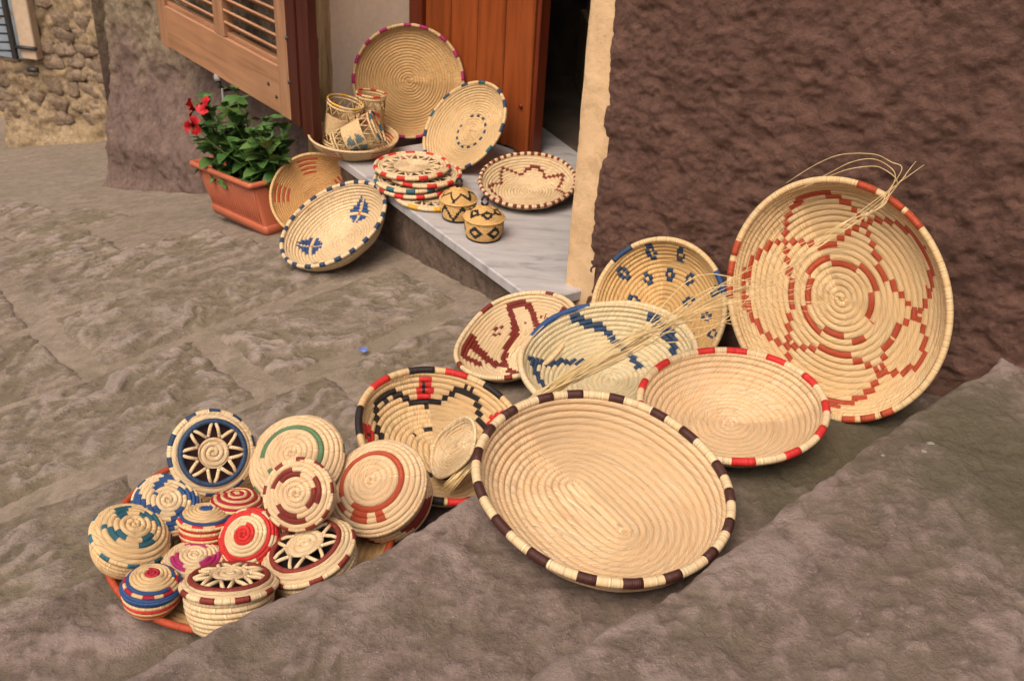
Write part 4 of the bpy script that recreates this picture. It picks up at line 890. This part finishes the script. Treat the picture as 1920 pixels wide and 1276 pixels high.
def loft(rings, close=False):
    mb = MB(); n = len(rings[0]); V = [p for r in rings for p in r]; F = [(k*n+i, k*n+(i+1) % n, (k+1)*n+(i+1) % n, (k+1)*n+i) for k in range(len(rings)-1) for i in range(n)]
    mb.add(V, F); return mb
PH = .186; X1 = LEN; D0 = .125
def sec(f, ins=0): return (.012*f+ins, X1+.060*f-ins, -.030*f+ins, D0+.030*f-ins)
R1 = []
for f in np.linspace(.12, .90, 8): R1.append(rrect(*sec(f), .014, PH*f))
for f in (.90, .15): R1.append(rrect(*sec(f, .006), .012, PH*f))
loft(R1).obj('pot_wall', M_TERRA, pl)
loft([rrect(*sec(.9), .014, PH*.90), rrect(*sec(1.0, -.012), .016, PH*.905), rrect(*sec(1.02, -.013), .017, PH*.955), rrect(*sec(1.02, -.010), .016, PH*.99), rrect(*sec(1.0, -.004), .014, PH), rrect(*sec(1.0, .004), .013, PH*.985), rrect(*sec(.98, .008), .012, PH*.90)]).obj('pot_rim', M_TERRA, pl)
mb = loft([rrect(*sec(0, -.006), .014, .0), rrect(*sec(.1, -.009), .015, .028), rrect(*sec(.1, -.004), .015, .033), rrect(*sec(.1, .004), .012, .030)]); n_ = 20; mb.f.append(tuple(range(n_-1, -1, -1))); mb.obj('saucer', M_TERRA, pl)
for i in range(22):
    x = .02+i*(X1-.02)/22; P = [(x*(1+.14*f)-.012*f, -.028*f-.0005, PH*f) for f in (.22, .5, .86)]; MB().tube(P, .0022, 5).obj('flute', M_TERRA, pl)
mb = MB(); mb.add(rrect(*sec(.75, .010), .012, PH*.80), [tuple(range(20))]); mb.obj('soil', M_SOIL, pl, False)

pt = empty('petunia', 'leafy green petunia with three red blooms growing in the planter', 'plant', M=PM @ Matrix.Translation((0, 0, PH*.8)))
def leaf_mesh(k):
    n = 7; V = []; F = []
    rg = random.Random(k)
    for i in range(n):
        t = i/(n-1); w_ = (.34+.06*rg.random())*math.sin(PI*min(1, t*.93+.05))**.8*(1-.25*t); cz = .10*math.sin(PI*t)-.22*t*t+.02*rg.uniform(-1, 1)
        V += [(t, -w_, cz+.07*w_*3*.6), (t, 0, cz-.02), (t, w_, cz+.07*w_*3*.6)]
    for i in range(n-1):
        for j in range(2): F.append((i*3+j, i*3+j+1, i*3+3+j+1, i*3+3+j))
    return V, F
LM = []
for k in range(4):
    V, F = leaf_mesh(k); o = mesh_obj('leaf', V, F, M_LEAF, pt); LM.append([o, False])
rg = random.Random(21)
def put_leaf(pos, d, size, roll_):
    d = Vector(d).normalized(); s = d.cross(Vector((0, 0, 1))); s = s.normalized() if s.length > .1 else Vector((1, 0, 0)); up = s.cross(d)
    Mx = Matrix(((d.x, -s.x, up.x, pos[0]), (d.y, -s.y, up.y, pos[1]), (d.z, -s.z, up.z, pos[2]), (0, 0, 0, 1))) @ Matrix.Rotation(roll_, 4, 'X') @ Matrix.Scale(size, 4)
    k = rg.randrange(4)
    if LM[k][1]: inst('leaf', LM[k][0].data, pt, Mx)
    else: LM[k][0].matrix_local = Mx; LM[k][1] = True
stems = []
for i in range(26):
    bx, by = rg.uniform(-.02, X1*.92), rg.uniform(.0, .13); f = bx/X1
    ln = rg.uniform(.11, .19)+.10*math.exp(-((f-.50)/.3)**2); dx, dy = rg.uniform(-.12, .08), rg.uniform(-.12, .06)
    P = [(bx, by, 0), (bx+dx*.3, by+dy*.3, ln*.45), (bx+dx, by+dy, ln)]; c = bez(*[np.array(p) for p in P], n=9)
    MB().tube(c, np.linspace(.0032, .0018, 9), 5).obj('stem', M_STEM, pt); stems.append(c)
    nl = rg.randrange(9, 13); a = rg.uniform(0, 6)
    for k in range(nl):
        f2 = (k+.6)/nl; p = c[min(8, int(f2*8.9))]; a += 2.4; el = rg.uniform(-.15, .45)+f2*.5-.25*(f2 < .3)
        put_leaf(p, (math.cos(a)*math.cos(el), math.sin(a)*math.cos(el), math.sin(el)), rg.uniform(.060, .100)*(1.15-.45*f2), rg.uniform(-.4, .4))
    for k in range(4): a += 1.6; put_leaf(c[-1], (math.cos(a)*.6, math.sin(a)*.6, .8), rg.uniform(.022, .034), 0)
def petal():
    V = []; F = []; n, m_ = 6, 5
    for i in range(n):
        t = i/(n-1)
        for j in range(m_):
            s = (j/(m_-1)-.5)*2; a = s*PI/5*1.08; r = .006+.026*t*(1-.10*s*s+.06*math.cos(s*6)); z = .020*t**.7-.006*t**3+.0025*math.sin(s*7+t*3)*t
            V.append((r*math.cos(a), r*math.sin(a), z))
    for i in range(n-1):
        for j in range(m_-1): F.append((i*m_+j, (i+1)*m_+j, (i+1)*m_+j+1, i*m_+j+1))
    return V, F
pv, pf_ = petal(); pm_ = None
for (x, y, z, d, sc) in [(.270, -.070, .250, (.35, -.8, .35), 1.0), (.215, -.05, .262, (-.2, -.6, .65), .9), (.180, -.120, .215, (-.55, -.75, .0), .95)]:
    n = Vector(d).normalized(); s = n.cross(Vector((0, 0, 1))).normalized(); u = s.cross(n)
    Mx = Matrix(((s.x, u.x, n.x, x), (s.y, u.y, n.y, y), (s.z, u.z, n.z, z), (0, 0, 0, 1))) @ Matrix.Scale(sc, 4)
    fl = bpy.data.objects.new('flower', None); COL.objects.link(fl); fl.parent = pt; fl.matrix_local = Mx
    for k in range(5):
        Rm = Matrix.Rotation(2*PI*k/5+rg.uniform(-.12, .12), 4, 'Z') @ Matrix.Rotation(rg.uniform(-.35, .35), 4, 'Y') @ Matrix.Rotation(rg.uniform(-.35, .35), 4, 'X') @ Matrix.Scale(rg.uniform(.85, 1.15), 4)
        if pm_ is None: o = mesh_obj('petal', pv, pf_, M_PETAL, fl); pm_ = o.data; o.matrix_local = Rm
        else: inst('petal', pm_, fl, Rm)
    mb = MB(); mb.lathe([(.0085, .004), (.004, -.004), (.003, -.022)], 10); mb.obj('throat', M_THROAT, fl)
    P = bez(np.array([x, y, z])-np.array(n)*.022*sc, np.array([x, y+.02, z-.05]), np.array([x-.02, .05, .04])); MB().tube(P, .0018, 5).obj('stem', M_STEM, pt)

# ------------------------------------------------------------------ small litter on the paving
def litter(name, label, cat, x, y, mat, pts, dz=.012):
    o = mesh_obj(name, pts, [tuple(range(len(pts)))], mat, None, None, False); o.location = (x, y, float(street_z(np.array(x), np.array(y)))+dz); tag(o, label, cat); return o
cr = MB(); rg = random.Random(5)
G = [[(i*.007-.010+rg.uniform(-.001, .001), j*.006-.009+rg.uniform(-.001, .001), rg.uniform(0, .006)) for j in range(4)] for i in range(4)]
cr.add([p for r in G for p in r], [(i*4+j, i*4+4+j, i*4+5+j, i*4+1+j) for i in range(3) for j in range(3)]); o = cr.obj('paper_scrap', M_BLUE, None, False)
o.location = (-.364, 2.087, float(street_z(np.array(-.364), np.array(2.087)))+.009); tag(o, 'tiny crumpled blue paper scrap lying on the street paving', 'litter')
